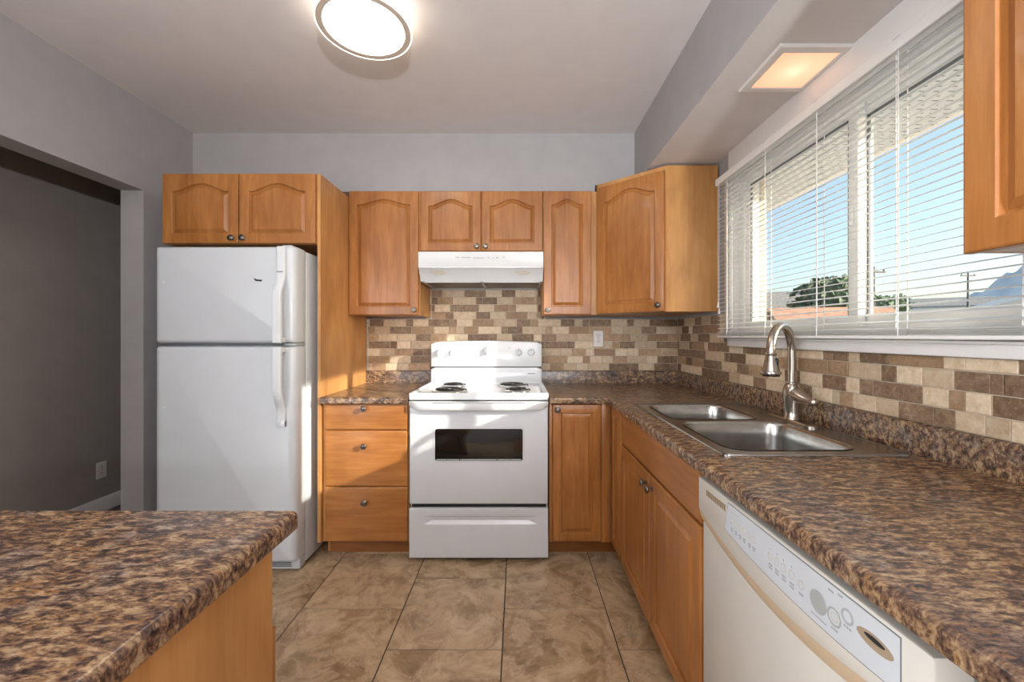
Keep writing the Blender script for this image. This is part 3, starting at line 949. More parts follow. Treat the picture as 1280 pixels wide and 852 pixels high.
# cooktop
ck0, ck1 = SF-0.004, 2.765
def rec(x0, x1, y0, y1, z):
    return rrect(x0, x1, y0, y1, 0.008, z, 3)
mb = MB().loops([rec(sx0, sx1, ck0, ck1, 0.886), rec(sx0, sx1, ck0, ck1, 0.917), rec(sx0+0.002, sx1-0.002, ck0+0.002, ck1-0.002, 0.9215), rec(sx0+0.006, sx1-0.006, ck0+0.006, ck1-0.006, 0.923),
                 rec(sx0+0.012, sx1-0.012, ck0+0.014, ck1-0.01, 0.9225), rec(sx0+0.022, sx1-0.022, ck0+0.028, ck1-0.014, 0.912)])
obj('cooktop', mb, 'appl', st)
def burner(cx_, cy_, rad):
    zc_ = 0.912
    mb = MB().lathe([(rad*1.0, zc_+0.0005), (rad*1.0, zc_+0.005), (rad*0.965, zc_+0.0062), (rad*0.93, zc_+0.004), (rad*0.86, zc_-0.004), (rad*0.6, zc_-0.008), (rad*0.22, zc_-0.009), (0.0001, zc_-0.009)], (cx_, cy_, 0), seg=48, caps=False)
    p = obj('drip_pan', mb, 'chrome', st)
    pts = []
    turns = 3
    n = turns*36
    for i in range(n+1):
        a = 2*math.pi*i/36
        rr = rad*(0.20+0.66*i/n)
        pts.append((cx_+rr*math.cos(a), cy_+rr*math.sin(a), zc_+0.0135))
    pts += [(cx_+rad*0.90, cy_+0.004, zc_+0.008), (cx_+rad*0.93, cy_+0.006, zc_+0.002)]
    obj('heating_coil', MB().tube(pts, 0.0036, 8), 'coil', p)
    mb = MB()
    for k in range(3):
        a = R(90+120*k)
        ux, uy = math.cos(a), math.sin(a)
        mb.tube([(cx_+ux*0.01, cy_+uy*0.01, zc_+0.0075), (cx_+ux*rad*0.88, cy_+uy*rad*0.88, zc_+0.0075)], 0.0022, 6)
    mb.lathe([(0.0001, zc_+0.014), (0.012, zc_+0.014), (0.013, zc_+0.006), (0.0001, zc_+0.006)], (cx_, cy_, 0), seg=16)
    obj('coil_support', mb, 'chrome', p)
burner(-0.392, 2.362, 0.104)
burner(-0.410, 2.620, 0.080)
burner(-0.030, 2.612, 0.104)
burner(-0.003, 2.372, 0.080)
# backguard with arched top
def guard(x0, x1, z0, z1, y0, y1, arch, bev):
    lps = []
    n = 24
    for q, y in ((0, y1), (0, y0+bev), (bev*0.3, y0+bev*0.3), (bev, y0)):
        lp = [(x0+q, y, z0), (x1-q, y, z0)]
        for i in range(n+1):
            u = i/n
            x = x1-q+(x0-x1+2*q)*u
            s = 2*u-1
            lp.append((x, y, z1-q-arch*s*s-0.012*max(0, (abs(s)-0.95)/0.05)**2))
        lps.append(lp)
    return MB().loops(lps)
GY = 2.75
obj('backguard', guard(-0.585, 0.163, 0.915, 1.019, GY+0.004, 2.85, 0, 0.004), 'appl', st)
obj('seam_strip', MB().box(-0.580, 0.158, GY+0.012, 2.84, 1.018, 1.0265), 'black', st)
cp = obj('control_panel', guard(-0.585, 0.163, 1.0255, 1.199, GY, 2.855, 0.011, 0.008), 'appl', st)
def stove_knob(x, z, r, ang):
    mb = MB().lathe([(r, 0), (r, 0.003), (r*0.93, 0.005), (r*0.80, 0.0065), (r*0.74, 0.012), (r*0.70, 0.016), (0.0001, 0.0165)], seg=32)
    mb.loops([[(-0.005, -r*0.86, 0.006), (0.005, -r*0.86, 0.006), (0.005, r*0.86, 0.006), (-0.005, r*0.86, 0.006)], [(-0.004, -r*0.82, 0.026), (0.004, -r*0.82, 0.026), (0.004, r*0.82, 0.026), (-0.004, r*0.82, 0.026)]])
    T = Matrix.Translation((x, GY, z)) @ Matrix.Rotation(R(90), 4, 'X') @ Matrix.Rotation(ang, 4, 'Z')
    k = obj('control_knob', mb.xf(T), 'appl', cp)
    mb = MB().box(-0.0012, 0.0012, r*0.35, r*0.8, 0.0255, 0.0265)
    obj('pointer', mb.xf(T), 'mark', k)
    mb = MB()
    for i in range(9):
        a = R(-120+30*i)
        px_, pz_ = x+math.sin(a)*r*1.28, z+math.cos(a)*r*1.28
        mb.box(px_-0.0012, px_+0.0012, GY-0.0006, GY+0.0004, pz_-0.0012, pz_+0.0012)
    obj('dial_marks', mb, 'mark', cp)
for x, z, r in ((-0.530, 1.118, 0.024), (-0.443, 1.118, 0.024), (-0.205, 1.134, 0.031), (0.006, 1.121, 0.024), (0.091, 1.121, 0.024)):
    stove_knob(x, z, r, R(0))
def glyphs(name, parent, mat, x0, x1, z0, z1, y, n, gap=0.25, thin=0.0006, jit=0.35):
    """a line of tiny illegible printed characters"""
    mb = MB()
    w = (x1-x0)/n
    for i in range(n):
        a = x0+i*w
        t = random.uniform(0, jit)*(z1-z0)
        mb.box(a, a+w*(1-gap), y-thin, y+0.0004, z0+t*0.4, z1-t)
    return obj(name, mb, mat, parent)
glyphs('printed_mark', cp, 'mark', -0.229, -0.192, 1.0735, 1.0775, GY, 8)
glyphs('printed_mark', cp, 'mark', 0.066, 0.118, 0.975, 0.983, GY+0.004, 9)
obj('indicator_light', MB().lathe([(0.0001, -0.0015), (0.003, -0.001), (0.0035, 0.001)], (-0.057, GY, 1.152), 'y', 12), 'ink', cp)

# ---------------------------------------------------------------- range hood
hd = thing('range_hood', 'white range hood under the short cabinet above the stove', 'range hood', (-0.223, 2.65, 1.57))
hx0, hx1, HY = -0.602, 0.156, 2.472
prof = [(2.886, 1.763), (2.60, 1.763), (HY+0.01, 1.745), (HY, 1.740), (HY, 1.648), (HY+0.003, 1.643), (HY+0.012, 1.640), (2.533, 1.574), (2.536, 1.570), (2.550, 1.569), (2.886, 1.569)]
mb = MB().prism(prof, 'x', hx0, hx1)
# hollow the underside: a recessed tray is added as its own part
sh = obj('shell', mb, 'appl', hd)
obj('front_lip', MB().box(hx0+0.004, hx1-0.004, HY-0.004, HY+0.004, 1.6425, 1.652, 0.002), 'appl', sh)
for a, b in ((hx0+0.022, -0.229), (-0.217, hx1-0.02)):
    f = obj('grease_filter', MB().box(a, b, 2.546, 2.868, 1.5662, 1.5692, 0.001), 'filter', hd)
    mb = MB().box(a-0.004, b+0.004, 2.542, 2.549, 1.5645, 1.5695).box(a-0.004, b+0.004, 2.865, 2.872, 1.5645, 1.5695)
    mb.box(a-0.004, a+0.002, 2.542, 2.872, 1.5645, 1.5695).box(b-0.002, b+0.004, 2.542, 2.872, 1.5645, 1.5695)
    obj('filter_frame', mb, 'appl', f)
sl = math.atan2(1.640-1.574, 2.533-(HY+0.012))
for x in (hx0+0.118, hx1-0.122):
    mb = MB().lathe([(0.046, 0), (0.046, 0.003), (0.041, 0.0045), (0.038, 0.002), (0.0001, 0.002)], seg=32, sy=0.40)
    nrm = Vector((0, -math.sin(sl), -math.cos(sl)))
    q = nrm.to_track_quat('Z', 'X').to_matrix().to_4x4()
    y_, z_ = 2.498, 1.640-(2.498-HY-0.012)*math.tan(sl)
    ax = Matrix((( 1, 0, 0, 0), (0, math.cos(sl), -math.sin(sl), 0), (0, -math.sin(sl), -math.cos(sl), 0), (0, 0, 0, 1)))
    obj('lamp_lens', mb.xf(Matrix.Translation((x, y_, z_)) @ ax), 'lens', hd)
for a, b, z, n in ((-0.375, -0.352, 1.708, 3), (-0.340, -0.28, 1.707, 7), (-0.268, -0.2, 1.704, 9), (-0.182, -0.168, 1.706, 2), (-0.152, -0.146, 1.704, 1), (-0.130, -0.112, 1.706, 2), (-0.088, -0.075, 1.708, 2)):
    glyphs('printed_mark', sh, 'mark', a, b, z-0.0035, z+0.0035, HY, n, 0.45, 0.0005)
mb = MB()
mb.box(-0.386, -0.066, HY-0.0005, HY+0.0004, 1.7185, 1.7195).box(-0.386, -0.066, HY-0.0005, HY+0.0004, 1.691, 1.692)
obj('switch_outline', mb, 'lens', sh)

# ---------------------------------------------------------------- refrigerator
fr = thing('refrigerator', 'tall white top-freezer refrigerator against the left of the back wall', 'refrigerator', (-1.494, 2.4, 0))
rx0, rx1, RF = -1.855, -1.133, 2.075
obj('cabinet_body', MB().box(rx0+0.006, rx1, 2.190, 2.87, 0.025, 1.682, 0.006, 2), 'fridge', fr)
def fdoor(z0, z1):
    def loop(q, y):
        return rr2(rx0+q, rx1-q, z0+q*0.6, z1-q*0.6, 0.012, y, 4)
    L = [loop(0.002, 2.182), loop(0, 2.170), loop(0, RF+0.038), loop(0.003, RF+0.024), loop(0.009, RF+0.012), loop(0.019, RF+0.004), loop(0.034, RF)]
    return MB().loops(L)
d1 = obj('freezer_door', fdoor(1.194, 1.690), 'fridge', fr, sharp=50)
d2 = obj('fridge_door', fdoor(0.072, 1.180), 'fridge', fr, sharp=50)
obj('door_gasket', MB().box(rx0+0.015, rx1-0.012, 2.180, 2.192, 0.075, 1.685).box(rx0+0.02, rx1-0.02, RF+0.05, 2.18, 1.178, 1.196), 'gasket', fr)
obj('hinge_cover', MB().box(rx1-0.085, rx1-0.03, RF+0.03, 2.24, 1.682, 1.700, 0.006), 'fridge', fr)
obj('hinge_bracket', MB().box(rx1-0.06, rx1-0.004, RF+0.012, 2.19, 1.181, 1.193, 0.002), 'grey', fr)
g = obj('toe_grille', MB().box(rx0+0.01, rx1-0.006, 2.135, 2.19, 0.012, 0.068, 0.004), 'fridge', fr)
mb = MB()
for i in range(4):
    mb.box(rx0+0.04, rx1-0.05, 2.1325, 2.136, 0.026+0.009*i, 0.030+0.009*i)
obj('grille_slots', mb, 'gasket', g)
def fhandle(pts, xc, w, parent, cap=None):
    lps = []
    for (y, z, th) in pts:
        h = w/2
        lps.append([(xc-h, y+th, z), (xc-h, y+0.003, z), (xc-h+0.004, y, z), (xc+h-0.004, y, z), (xc+h, y+0.003, z), (xc+h, y+th, z)])
    return obj('handle', MB().loops(lps), 'appl', parent)
hx = -1.196
base = RF-0.001
def prof_h(za, zb_, zc_, zd):
    """za: mounted end, zb_: start of bow, zc_: end of bow, zd: far end"""
    P_ = []
    for i in range(9):
        P_.append((base-0.016, za+(zb_-za)*i/8, 0.018))
    for i in range(1, 15):
        u = i/14
        s_ = u*u*(3-2*u)
        P_.append((base-0.016-0.040*s_, zb_+(zc_-zb_)*u, 0.018+0.004*s_))
    for i in range(1, 13):
        P_.append((base-0.056, zc_+(zd-zc_)*i/12, 0.022))
    P_.append((base-0.053, zd+math.copysign(0.003, zd-za), 0.016))
    return P_
h1 = fhandle(prof_h(1.684, 1.552, 1.425, 1.199), hx, 0.042, d1)
h2 = fhandle(prof_h(0.775, 0.835, 0.965, 1.174), hx, 0.042, d2)
mb = MB().box(hx-0.020, hx+0.012, RF-0.0178, RF-0.016, 1.5525, 1.5575)
obj('joint_line', mb, 'gasket', h1)
mb = MB().box(hx-0.021, hx+0.021, RF-0.0185, RF-0.0005, 0.770, 0.803, 0.002)
obj('end_cap', mb, 'appl', h2)
mb = MB().box(hx-0.018, hx+0.018, RF-0.05, RF+0.006, 1.200, 1.222, 0.004)
obj('handle_mount', mb, 'appl', h1)
mb = MB().box(hx-0.018, hx+0.018, RF-0.05, RF+0.006, 1.148, 1.172, 0.004)
obj('handle_mount', mb, 'appl', h2)
bx_, bz_ = -1.320, 1.5155
mb = MB().loops([[(bx_-0.022, RF-0.0016, bz_+0.0075), (bx_-0.012, RF-0.0016, bz_-0.0045), (bx_+0.019, RF-0.0016, bz_-0.0065), (bx_+0.0205, RF-0.0016, bz_+0.0015), (bx_-0.004, RF-0.0016, bz_+0.003), (bx_-0.018, RF-0.0016, bz_+0.0085)],
                 [(bx_-0.022, RF+0.0005, bz_+0.0075), (bx_-0.012, RF+0.0005, bz_-0.0045), (bx_+0.019, RF+0.0005, bz_-0.0065), (bx_+0.0205, RF+0.0005, bz_+0.0015), (bx_-0.004, RF+0.0005, bz_+0.003), (bx_-0.018, RF+0.0005, bz_+0.0085)]])
obj('badge', mb, 'black', d1)
for d_, z in ((d1, 1.503), (d2, 0.866)):
    obj('screw_cover', MB().lathe([(0.0001, -0.004), (0.004, -0.0035), (0.0058, -0.001), (0.006, 0.001)], (-1.802, RF, z), 'y', 14), 'appl', d_)

# ---------------------------------------------------------------- dishwasher
dw = thing('dishwasher', 'off-white built-in dishwasher with curved control panel at the right edge', 'dishwasher', (0.8, 0.805, 0))
DY0, DY1, DX = 0.487, 1.121, 0.4965
obj('tub', MB().box(0.545, 1.09, DY0+0.012, DY1-0.012, 0.10, 0.855), 'grey', dw)
obj('toe_panel', MB().box(0.60, 0.62, DY0+0.012, DY1-0.012, 0.0, 0.10), 'black', dw)
dd = obj('door', MB().box(0.508, 0.545, DY0+0.003, DY1-0.003, 0.105, 0.80, 0.004), 'bisque', dw)
N = 36
def zlow(y):
    u = (y-(DY0+DY1)/2)/((DY1-DY0)/2)
    return 0.712+0.048*abs(u)**1.9
ys = [DY0+(DY1-DY0)*i/N for i in range(N+1)]
def cp_outline(q, x, ztop=0.8455):
    a, b = DY0+q, DY1-q
    pts = [(x, b, ztop-q), (x, a, ztop-q)]
    for i in range(N+1):
        y = a+(b-a)*i/N
        pts.append((x, y, zlow(DY0+(DY1-DY0)*i/N)+q))
    return pts
pn = obj('control_panel', MB().loops([cp_outline(0, 0.545), cp_outline(0, DX+0.004), cp_outline(0.0012, DX+0.0012), cp_outline(0.004, DX)]), 'bisque', dw)
lps = []
for i, y in enumerate(ys):
    z = zlow(y)
    lps.append([(0.520, y, z+0.004), (0.499, y, z+0.001), (0.4995, y, z-0.004), (0.503, y, z-0.020), (0.5075, y, z-0.030), (0.520, y, z-0.031)])
obj('grip_recess', MB().loops(lps), 'beige', dw)  # beige tone stands in for shade and reflected colour under the panel
def overlay(q, x0, x1):
    a, b = 0.529-q, 0.964+q
    def pts(x):
        p = [(x, b-0.004, 0.837+q), (x, a, 0.8385+q)]
        for i in range(25):
            y = a+(b+0.012-a)*i/24
            u = (y-0.74)/0.24
            p.append((x, y, 0.7535-q+0.0165*min(1.3, u*u)))
        return p
    return MB().loops([pts(x0), pts(x1)])
obj('overlay_outline', overlay(0.0016, DX+0.001, DX-0.0005), 'mark', pn)
ov = obj('button_overlay', overlay(0, DX+0.001, DX-0.0010), 'panelgrey', pn)
def disc(name, y, z, ry, rz_, mat, parent, x=DX-0.0016, ring=0.0):
    if ring:
        mb = MB()
        L = []
        for rr, xx in ((1, x+0.001), (1, x), (1-ring, x), (1-ring, x+0.001)):
            L.append([(xx, y+ry*rr*math.cos(2*math.pi*k/28), z+rz_*rr*math.sin(2*math.pi*k/28)) for k in range(28)])
        mb.loops(L, False, False)
    else:
        mb = MB().loops([[(xx, y+ry*math.cos(2*math.pi*k/28), z+rz_*math.sin(2*math.pi*k/28)) for k in range(28)] for xx in (x+0.001, x)])
    return obj(name, mb, mat, parent)
disc('start_button', 0.6725, 0.792, 0.0185, 0.0185, 'grey', ov)
disc('button_ring', 0.6385, 0.7905, 0.0145, 0.0145, 'grey', ov, ring=0.22)
disc('button_ring', 0.6385, 0.7905, 0.0075, 0.0075, 'lens', ov, ring=0.2)
disc('button_ring', 0.613, 0.8085, 0.0115, 0.0115, 'grey', ov, ring=0.3)
disc('vent', 0.5665, 0.8045, 0.0295, 0.0105, 'vent', ov)
disc('vent_core', 0.566, 0.808, 0.0165, 0.0035, 'ink', ov, x=DX-0.0022)
def ymark(y0, y1, z0, z1, mat='softmark', n=3, parent=ov, x=DX-0.0015):
    mb = MB()
    w = (y1-y0)/n
    for i in range(n):
        mb.box(x, x+0.001, y0+i*w, y0+i*w+w*0.7, z0, z1)
    return obj('printed_mark', mb, mat, parent)
for y in (0.944, 0.926, 0.909, 0.892, 0.872, 0.856):
    disc('small_button', y, 0.803, 0.0060, 0.0075, 'lens', ov, ring=0.18)
    ymark(y-0.005, y+0.005, 0.784, 0.7875)
    ymark(y-0.004, y+0.004, 0.779, 0.782)
ymark(0.915, 0.955, 0.823, 0.8255, 'lens', 8)
for y in (0.800, 0.780, 0.760, 0.738):
    disc('small_button', y, 0.799, 0.0070, 0.0085, 'lens', ov, ring=0.18)
    ymark(y-0.006, y+0.006, 0.781, 0.7845)
    ymark(y-0.006, y+0.006, 0.775, 0.778)
    ymark(y-0.001, y+0.001, 0.812, 0.815, n=1)
disc('small_button', 0.713, 0.795, 0.0070, 0.0085, 'lens', ov, ring=0.18)
ymark(0.708, 0.719, 0.777, 0.781)
ymark(0.655, 0.69, 0.765, 0.7675, n=7)
ymark(0.632, 0.646, 0.770, 0.773)
ymark(0.606, 0.621, 0.791, 0.794)
ymark(0.622, 0.632, 0.830, 0.833)
ymark(0.640, 0.652, 0.826, 0.829)
ymark(0.975, 1.075, 0.812, 0.827, 'brown_ink', 11, pn, DX-0.0006)
# ---------------------------------------------------------------- outlets
def outlet(label, loc, rz):
    o = thing('outlet', label, 'outlet', loc, rz)
    def lp(q, y):
        return rr2(-0.035+q, 0.035-q, -0.057+q, 0.057-q, 0.004, y, 3)
    obj('cover_plate', MB().loops([lp(0, 0), lp(0, -0.003), lp(0.003, -0.006)]), 'outlet', o, local=True)
    for z in (-0.0195, 0.0195):
        mb = MB().lathe([(0.0165, 0), (0.0165, -0.0075), (0.0155, -0.008), (0.0001, -0.008)], (0, 0, z), 'y', 24, sy=0.86)
        rc = obj('receptacle', mb, 'outlet', o, local=True)
        mb = MB().box(-0.0075, -0.0050, -0.0086, -0.0075, z+0.000, z+0.009).box(0.0050, 0.0075, -0.0086, -0.0075, z+0.001, z+0.008)
        mb.lathe([(0.0026, -0.0075), (0.0026, -0.0086), (0.0001, -0.0086)], (0, 0, z-0.0065), 'y', 12)
        obj('slots', mb, 'ink', rc, local=True)
    obj('screw', MB().lathe([(0.0028, -0.005), (0.0026, -0.0068), (0.0001, -0.007)], (0, 0, 0), 'y', 12), 'chrome', o, local=True)
outlet('white duplex outlet on the mosaic tiles right of the stove', (0.5715, YW-0.0095, 1.213), 0)
outlet('white duplex outlet low on the dark hallway wall', (-2.9195, 2.86, 0.293), R(90))

# ---------------------------------------------------------------- lamps
cl = thing('ceiling_light', 'round white drum ceiling light switched on over the kitchen floor', 'lamp', (-0.616, 1.6445, ZC))
co = (-0.616, 1.6445, 0)
zb_ = ZC-0.075
obj('drum_shade', MB().lathe([(0.185, ZC-0.001), (0.185, zb_+0.004), (0.1838, zb_), (0.181, zb_+0.001), (0.181, zb_+0.006), (0.181, ZC-0.001)], co, seg=72, caps=False), 'lamp_drum', cl)
obj('trim_ring', MB().lathe([(0.1812, zb_+0.003), (0.180, zb_+0.0005), (0.157, zb_+0.0005), (0.155, zb_+0.003), (0.155, zb_+0.02), (0.1812, zb_+0.02)], co, seg=72, caps=False), 'lamp_ring', cl)
obj('diffuser', MB().lathe([(0.158, zb_+0.008), (0.12, zb_+0.0045), (0.06, zb_+0.003), (0.0001, zb_+0.003)], co, seg=72, caps=False), 'lamp_diffuser', cl)
obj('ceiling_pan', MB().lathe([(0.13, ZC), (0.13, ZC-0.02), (0.0001, ZC-0.02)], co, seg=48, caps=False), 'trim', cl)
rl = thing('recessed_light', 'square recessed light glowing orange in the bulkhead beside the window', 'lamp', (1.008, 1.49, ZS))
zs = ZS
def sq(h, z, cx_=1.005, cy_=1.49, hy=None):
    hy = hy or h
    return [(cx_-h, cy_-hy, z), (cx_+h, cy_-hy, z), (cx_+h, cy_+hy, z), (cx_-h, cy_+hy, z)]
obj('frame', MB().loops([sq(0.129, zs), sq(0.129, zs-0.006), sq(0.125, zs-0.010), sq(0.100, zs-0.012), sq(0.096, zs-0.009), sq(0.094, zs)], False, False), 'trim', rl)
lo_ = obj('lens', MB().loops([sq(0.097, -0.004, 0, 0), sq(0.097, -0.0095, 0, 0)]), 'recessed', rl, local=True)

# ---------------------------------------------------------------- window blind
bl = thing('window_blind', 'white horizontal slat blind hanging over the kitchen window', 'blind', (1.091, 1.52, 1.222))
BY0, BY1, BX = 0.835, 2.205, 1.091
mb = MB().loops([[(1.070, y, 2.072), (1.070, y, 2.040), (1.073, y, 2.038), (1.076, y, 2.042), (1.106, y, 2.042), (1.106, y, 2.072), (1.078, y, 2.072), (1.076, y, 2.069), (1.072, y, 2.075)] for y in (BY0-0.005, BY1+0.004)])
obj('headrail', mb, 'vinyl', bl)
zs_ = [1.236, 1.241, 1.246, 1.252]
z = 1.272
while z < 2.03:
    zs_.append(z)
    z += 0.0226
sm = None
for i, z in enumerate(zs_):
    tilt = 0.25 if i > 3 else 0.06
    h = 0.0125
    sag = 0.0
    mb = MB()
    ring = []
    m = 5
    top = []
    for q in range(m):
        u = -1+2*q/(m-1)
        cr = 0.0016*(1-u*u)
        top.append((u*h, cr))
    prof_ = top+[(a, b-0.0007) for a, b in reversed(top)]
    ct_, st_ = math.cos(tilt), math.sin(tilt)
    lps = []
    dz = random.uniform(-0.0006, 0.0006)
    for j in range(7):
        y = BY0+(BY1-BY0)*j/6
        wv = 0.0007*math.sin(j*1.9+i)+dz
        lps.append([(BX+a*ct_-b*st_, y, z+a*st_+b*ct_+wv) for a, b in prof_])
    mb.loops(lps)
    obj('slat', mb, 'slat', bl)
obj('bottom_rail', MB().box(BX-0.013, BX+0.013, BY0, BY1, 1.2215, 1.232, 0.003), 'vinyl', bl)
for y in (2.10, 1.777, 1.469, 1.155, 0.86):
    mb = MB()
    for xx, dy in ((BX-0.0135, 0.0), (BX+0.0135, 0.0), (BX-0.002, 0.018)):
        mb.tube([(xx, y+dy, 2.04), (xx+random.uniform(-.0005, .0005), y+dy+0.001, 1.7), (xx, y+dy, 1.38), (xx, y+dy+0.002, 1.232)], 0.0014, 6)
    for z in zs_[4:]:
        mb.tube([(BX-0.0135, y, z-0.0045), (BX+0.0135, y, z+0.0030)], 0.0005, 4)
    obj('ladder_cord', mb, 'cord', bl)
    obj('cord_clip', MB().box(1.0715, 1.084, y-0.013, y+0.013, 2.0715, 2.0765, 0.002), 'gasket', bl)
mb = MB().tube([(1.074, 2.185, 2.04), (1.073, 2.186, 1.8), (1.074, 2.185, 1.6), (1.074, 2.184, 1.41)], 0.0011, 6)
mb.tube([(1.073, 2.172, 2.04), (1.074, 2.173, 1.8), (1.073, 2.172, 1.6), (1.073, 2.173, 1.375)], 0.0011, 6)
lc = obj('lift_cord', mb, 'cord', bl)
for yy, z in ((2.184, 1.385), (2.173, 1.35)):
    obj('tassel', MB().lathe([(0.0015, z+0.03), (0.003, z+0.027), (0.004, z+0.012), (0.0065, z), (0.0055, z-0.002), (0.0001, z-0.002)], (1.0735, yy, 0), seg=14), 'vinyl', lc)

# ---------------------------------------------------------------- outdoors
def soffit_mat():
    t = NT('vented_soffit')
    v = t.coord()
    sp = t.n('SeparateXYZ'); t.l(v, sp.inputs[0])
    fy_ = t.math('FRACT', t.math('MULTIPLY', sp.outputs[1], 1/0.034))
    fx_ = t.math('FRACT', t.math('ADD', t.math('MULTIPLY', sp.outputs[0], 1/0.062), t.math('MULTIPLY', t.math('FLOOR', t.math('MULTIPLY', sp.outputs[1], 1/0.034)), 0.5)))
    a = t.math('LESS_THAN', t.math('ABSOLUTE', t.math('SUBTRACT', fy_, 0.5)), 0.09)
    b = t.math('LESS_THAN', t.math('ABSOLUTE', t.math('SUBTRACT', fx_, 0.5)), 0.26)
    hole = t.math('MULTIPLY', a, b)
    t.base(t.mix(hole, 'cfd4d8', '5a5c5c'))
    return t.set(0.5)
M['soffit'] = soffit_mat()
M['ground'] = plain('dry_ground', '808488', 0.95, var=0.2, scale=0.3)
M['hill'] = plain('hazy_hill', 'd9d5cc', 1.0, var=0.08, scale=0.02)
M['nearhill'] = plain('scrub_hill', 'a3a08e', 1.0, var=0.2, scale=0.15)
M['leaf'] = plain('dark_foliage', '55634a', 0.8, var=0.35, scale=3)
M['bark'] = plain('bark', '5b4a3a', 0.9, var=0.2)
M['roof_red'] = plain('terracotta_roof', 'b98a6f', 0.85, var=0.12, scale=4)
M['roof_grey'] = plain('grey_shingle', '8b8984', 0.9, var=0.1, scale=4)
M['housewall'] = plain('house_wall', 'cdbfa9', 0.9, var=0.05)
M['whitewall'] = plain('white_siding', 'e6e3dc', 0.7, var=0.02)
M['pane_dark'] = plain('dark_pane', '3c444c', 0.15, var=0.1)
M['pole'] = plain('weathered_pole', '6b625a', 0.8, var=0.15)
EX, EZ = 2.03, 2.26
mb = MB().box(XW+0.15, EX, -6, 7, EZ, EZ+0.012)
o = struct('eave_soffit', mb, 'soffit', 'white vented eave soffit outside the window')
struct('eave_fascia', MB().box(EX, EX+0.025, -6, 7, EZ-0.004, EZ+0.16), 'trim')
struct('roof', MB().prism([(EX+0.05, EZ+0.15), (EX+0.05, EZ+0.17), (-3.2, 3.2), (-3.2, 3.1)], 'y', -6, 7), 'roof_grey')
struct('wall_exterior', MB().box(XW+0.15, XW+0.19, -6, WY0-0.02, -1.3, EZ).box(XW+0.15, XW+0.19, WY1+0.02, 7, -1.3, EZ).box(XW+0.15, XW+0.19, WY0-0.02, WY1+0.02, -1.3, WZ0-0.02).box(XW+0.15, XW+0.19, WY0-0.02, WY1+0.02, WZ1+0.02, EZ), 'stucco')
struct('ground', MB().box(-60, 900, -300, 900, -1.6, -1.4), 'ground')
def ridge(name, mat, label, pts, depth, zb):
    """a long hill with a varied crest; pts are (x, y, crest height)"""
    mb = MB()
    n = len(pts)
    dirs = []
    lps = []
    for i, (x, y, h) in enumerate(pts):
        a = Vector((x, y, 0)).normalized()
        col = []
        for j in range(9):
            u = j/8
            prof_ = math.sin(math.pi*u)**1.3
            p = Vector((x, y, 0))+a*depth*(u-0.5)
            col.append((p.x, p.y, zb+(h-zb)*prof_*(1+0.05*math.sin(i*2.3+j*1.7))))
        lps.append(col)
    mb.loops(lps, closed=False)
    return struct(name, mb, mat, label)
def polar(u, dist):
    return (u*dist/math.hypot(1, u), dist/math.hypot(1, u))
def rpts(us, hs, dist, sub=5):
    out = []
    for i in range(len(us)-1):
        for s_ in range(sub):
            t_ = s_/sub
            u = us[i]+(us[i+1]-us[i])*t_
            h = hs[i]+(hs[i+1]-hs[i])*t_+dist*0.004*math.sin(i*3.1+s_*2.2)
            x, y = polar(u, dist)
            out.append((x, y, h))
    return out
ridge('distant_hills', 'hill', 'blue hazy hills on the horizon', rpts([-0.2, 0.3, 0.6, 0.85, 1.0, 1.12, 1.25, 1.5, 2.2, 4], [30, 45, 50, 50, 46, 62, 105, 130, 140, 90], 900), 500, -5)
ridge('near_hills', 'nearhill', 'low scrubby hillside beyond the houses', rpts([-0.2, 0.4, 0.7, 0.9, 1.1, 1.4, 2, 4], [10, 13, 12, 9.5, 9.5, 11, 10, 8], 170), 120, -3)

def tree(label, x, y, h, r, n=420, seed=1):
    rnd = random.Random(seed)
    t = thing('tree', label, 'tree', (x, y, -1.4), 0, None)
    obj('trunk', MB().tube([(0, 0, 0), (0.1, 0.05, h*0.35), (0.05, 0, h*0.7)], [0.22, 0.16, 0.06], 10), 'bark', t, local=True)
    mb = MB()
    for i in range(n):
        a, b = rnd.uniform(0, 2*math.pi), rnd.uniform(-0.9, 1)
        rr = r*(0.55+0.45*rnd.random())
        s_ = math.sqrt(max(0, 1-b*b))
        p = Vector((rr*s_*math.cos(a), rr*s_*math.sin(a), h-r*0.9+b*rr*0.85))
        q = rnd.uniform(0.10, 0.22)*r/2
        m4 = Matrix.Translation(p) @ Matrix.Rotation(rnd.uniform(0, 6), 4, (rnd.random(), rnd.random(), rnd.random()+.1))
        vs = [m4 @ Vector(c_)*1.0 for c_ in ((-q, -q, 0), (q, -q, q*.4), (q*.9, q, 0), (-q, q*.8, -q*.4))]
        for dn in (0,):
            f = [mb.bm.verts.new(v_) for v_ in vs]
            mb.bm.faces.new(f)
            g_ = mb.bm.verts.new(m4 @ Vector((0, 0, q)))
            for e_ in range(4):
                mb.bm.faces.new((f[e_], f[(e_+1) % 4], g_))
    bmesh.ops.create_icosphere(mb.bm, subdivisions=2, radius=r*0.72, matrix=Matrix.Translation((0, 0, h-r*0.9)))
    obj('crown', mb, 'leaf', t, local=True, smooth=False)
    return t
def at(px, dist, py):
    return (px-647)/510*dist, dist, 1.23+(420-py)/510*dist
x, y, z = at(1037, 30, 341); tree('dark round tree seen through the window left of the mullion', x, y, z+1.4, 2.6, 520, 3)
x, y, z = at(1100, 40, 366); tree('small distant tree right of the window mullion', x, y, z+1.4, 1.5, 260, 5)
x, y, z = at(1122, 42, 367); tree('small distant tree near the utility pole', x, y, z+1.4, 1.3, 260, 8)
x, y, z = at(985, 60, 360); tree('pale distant tree behind the chimney house', x, y, z+1.4, 4.0, 260, 9)

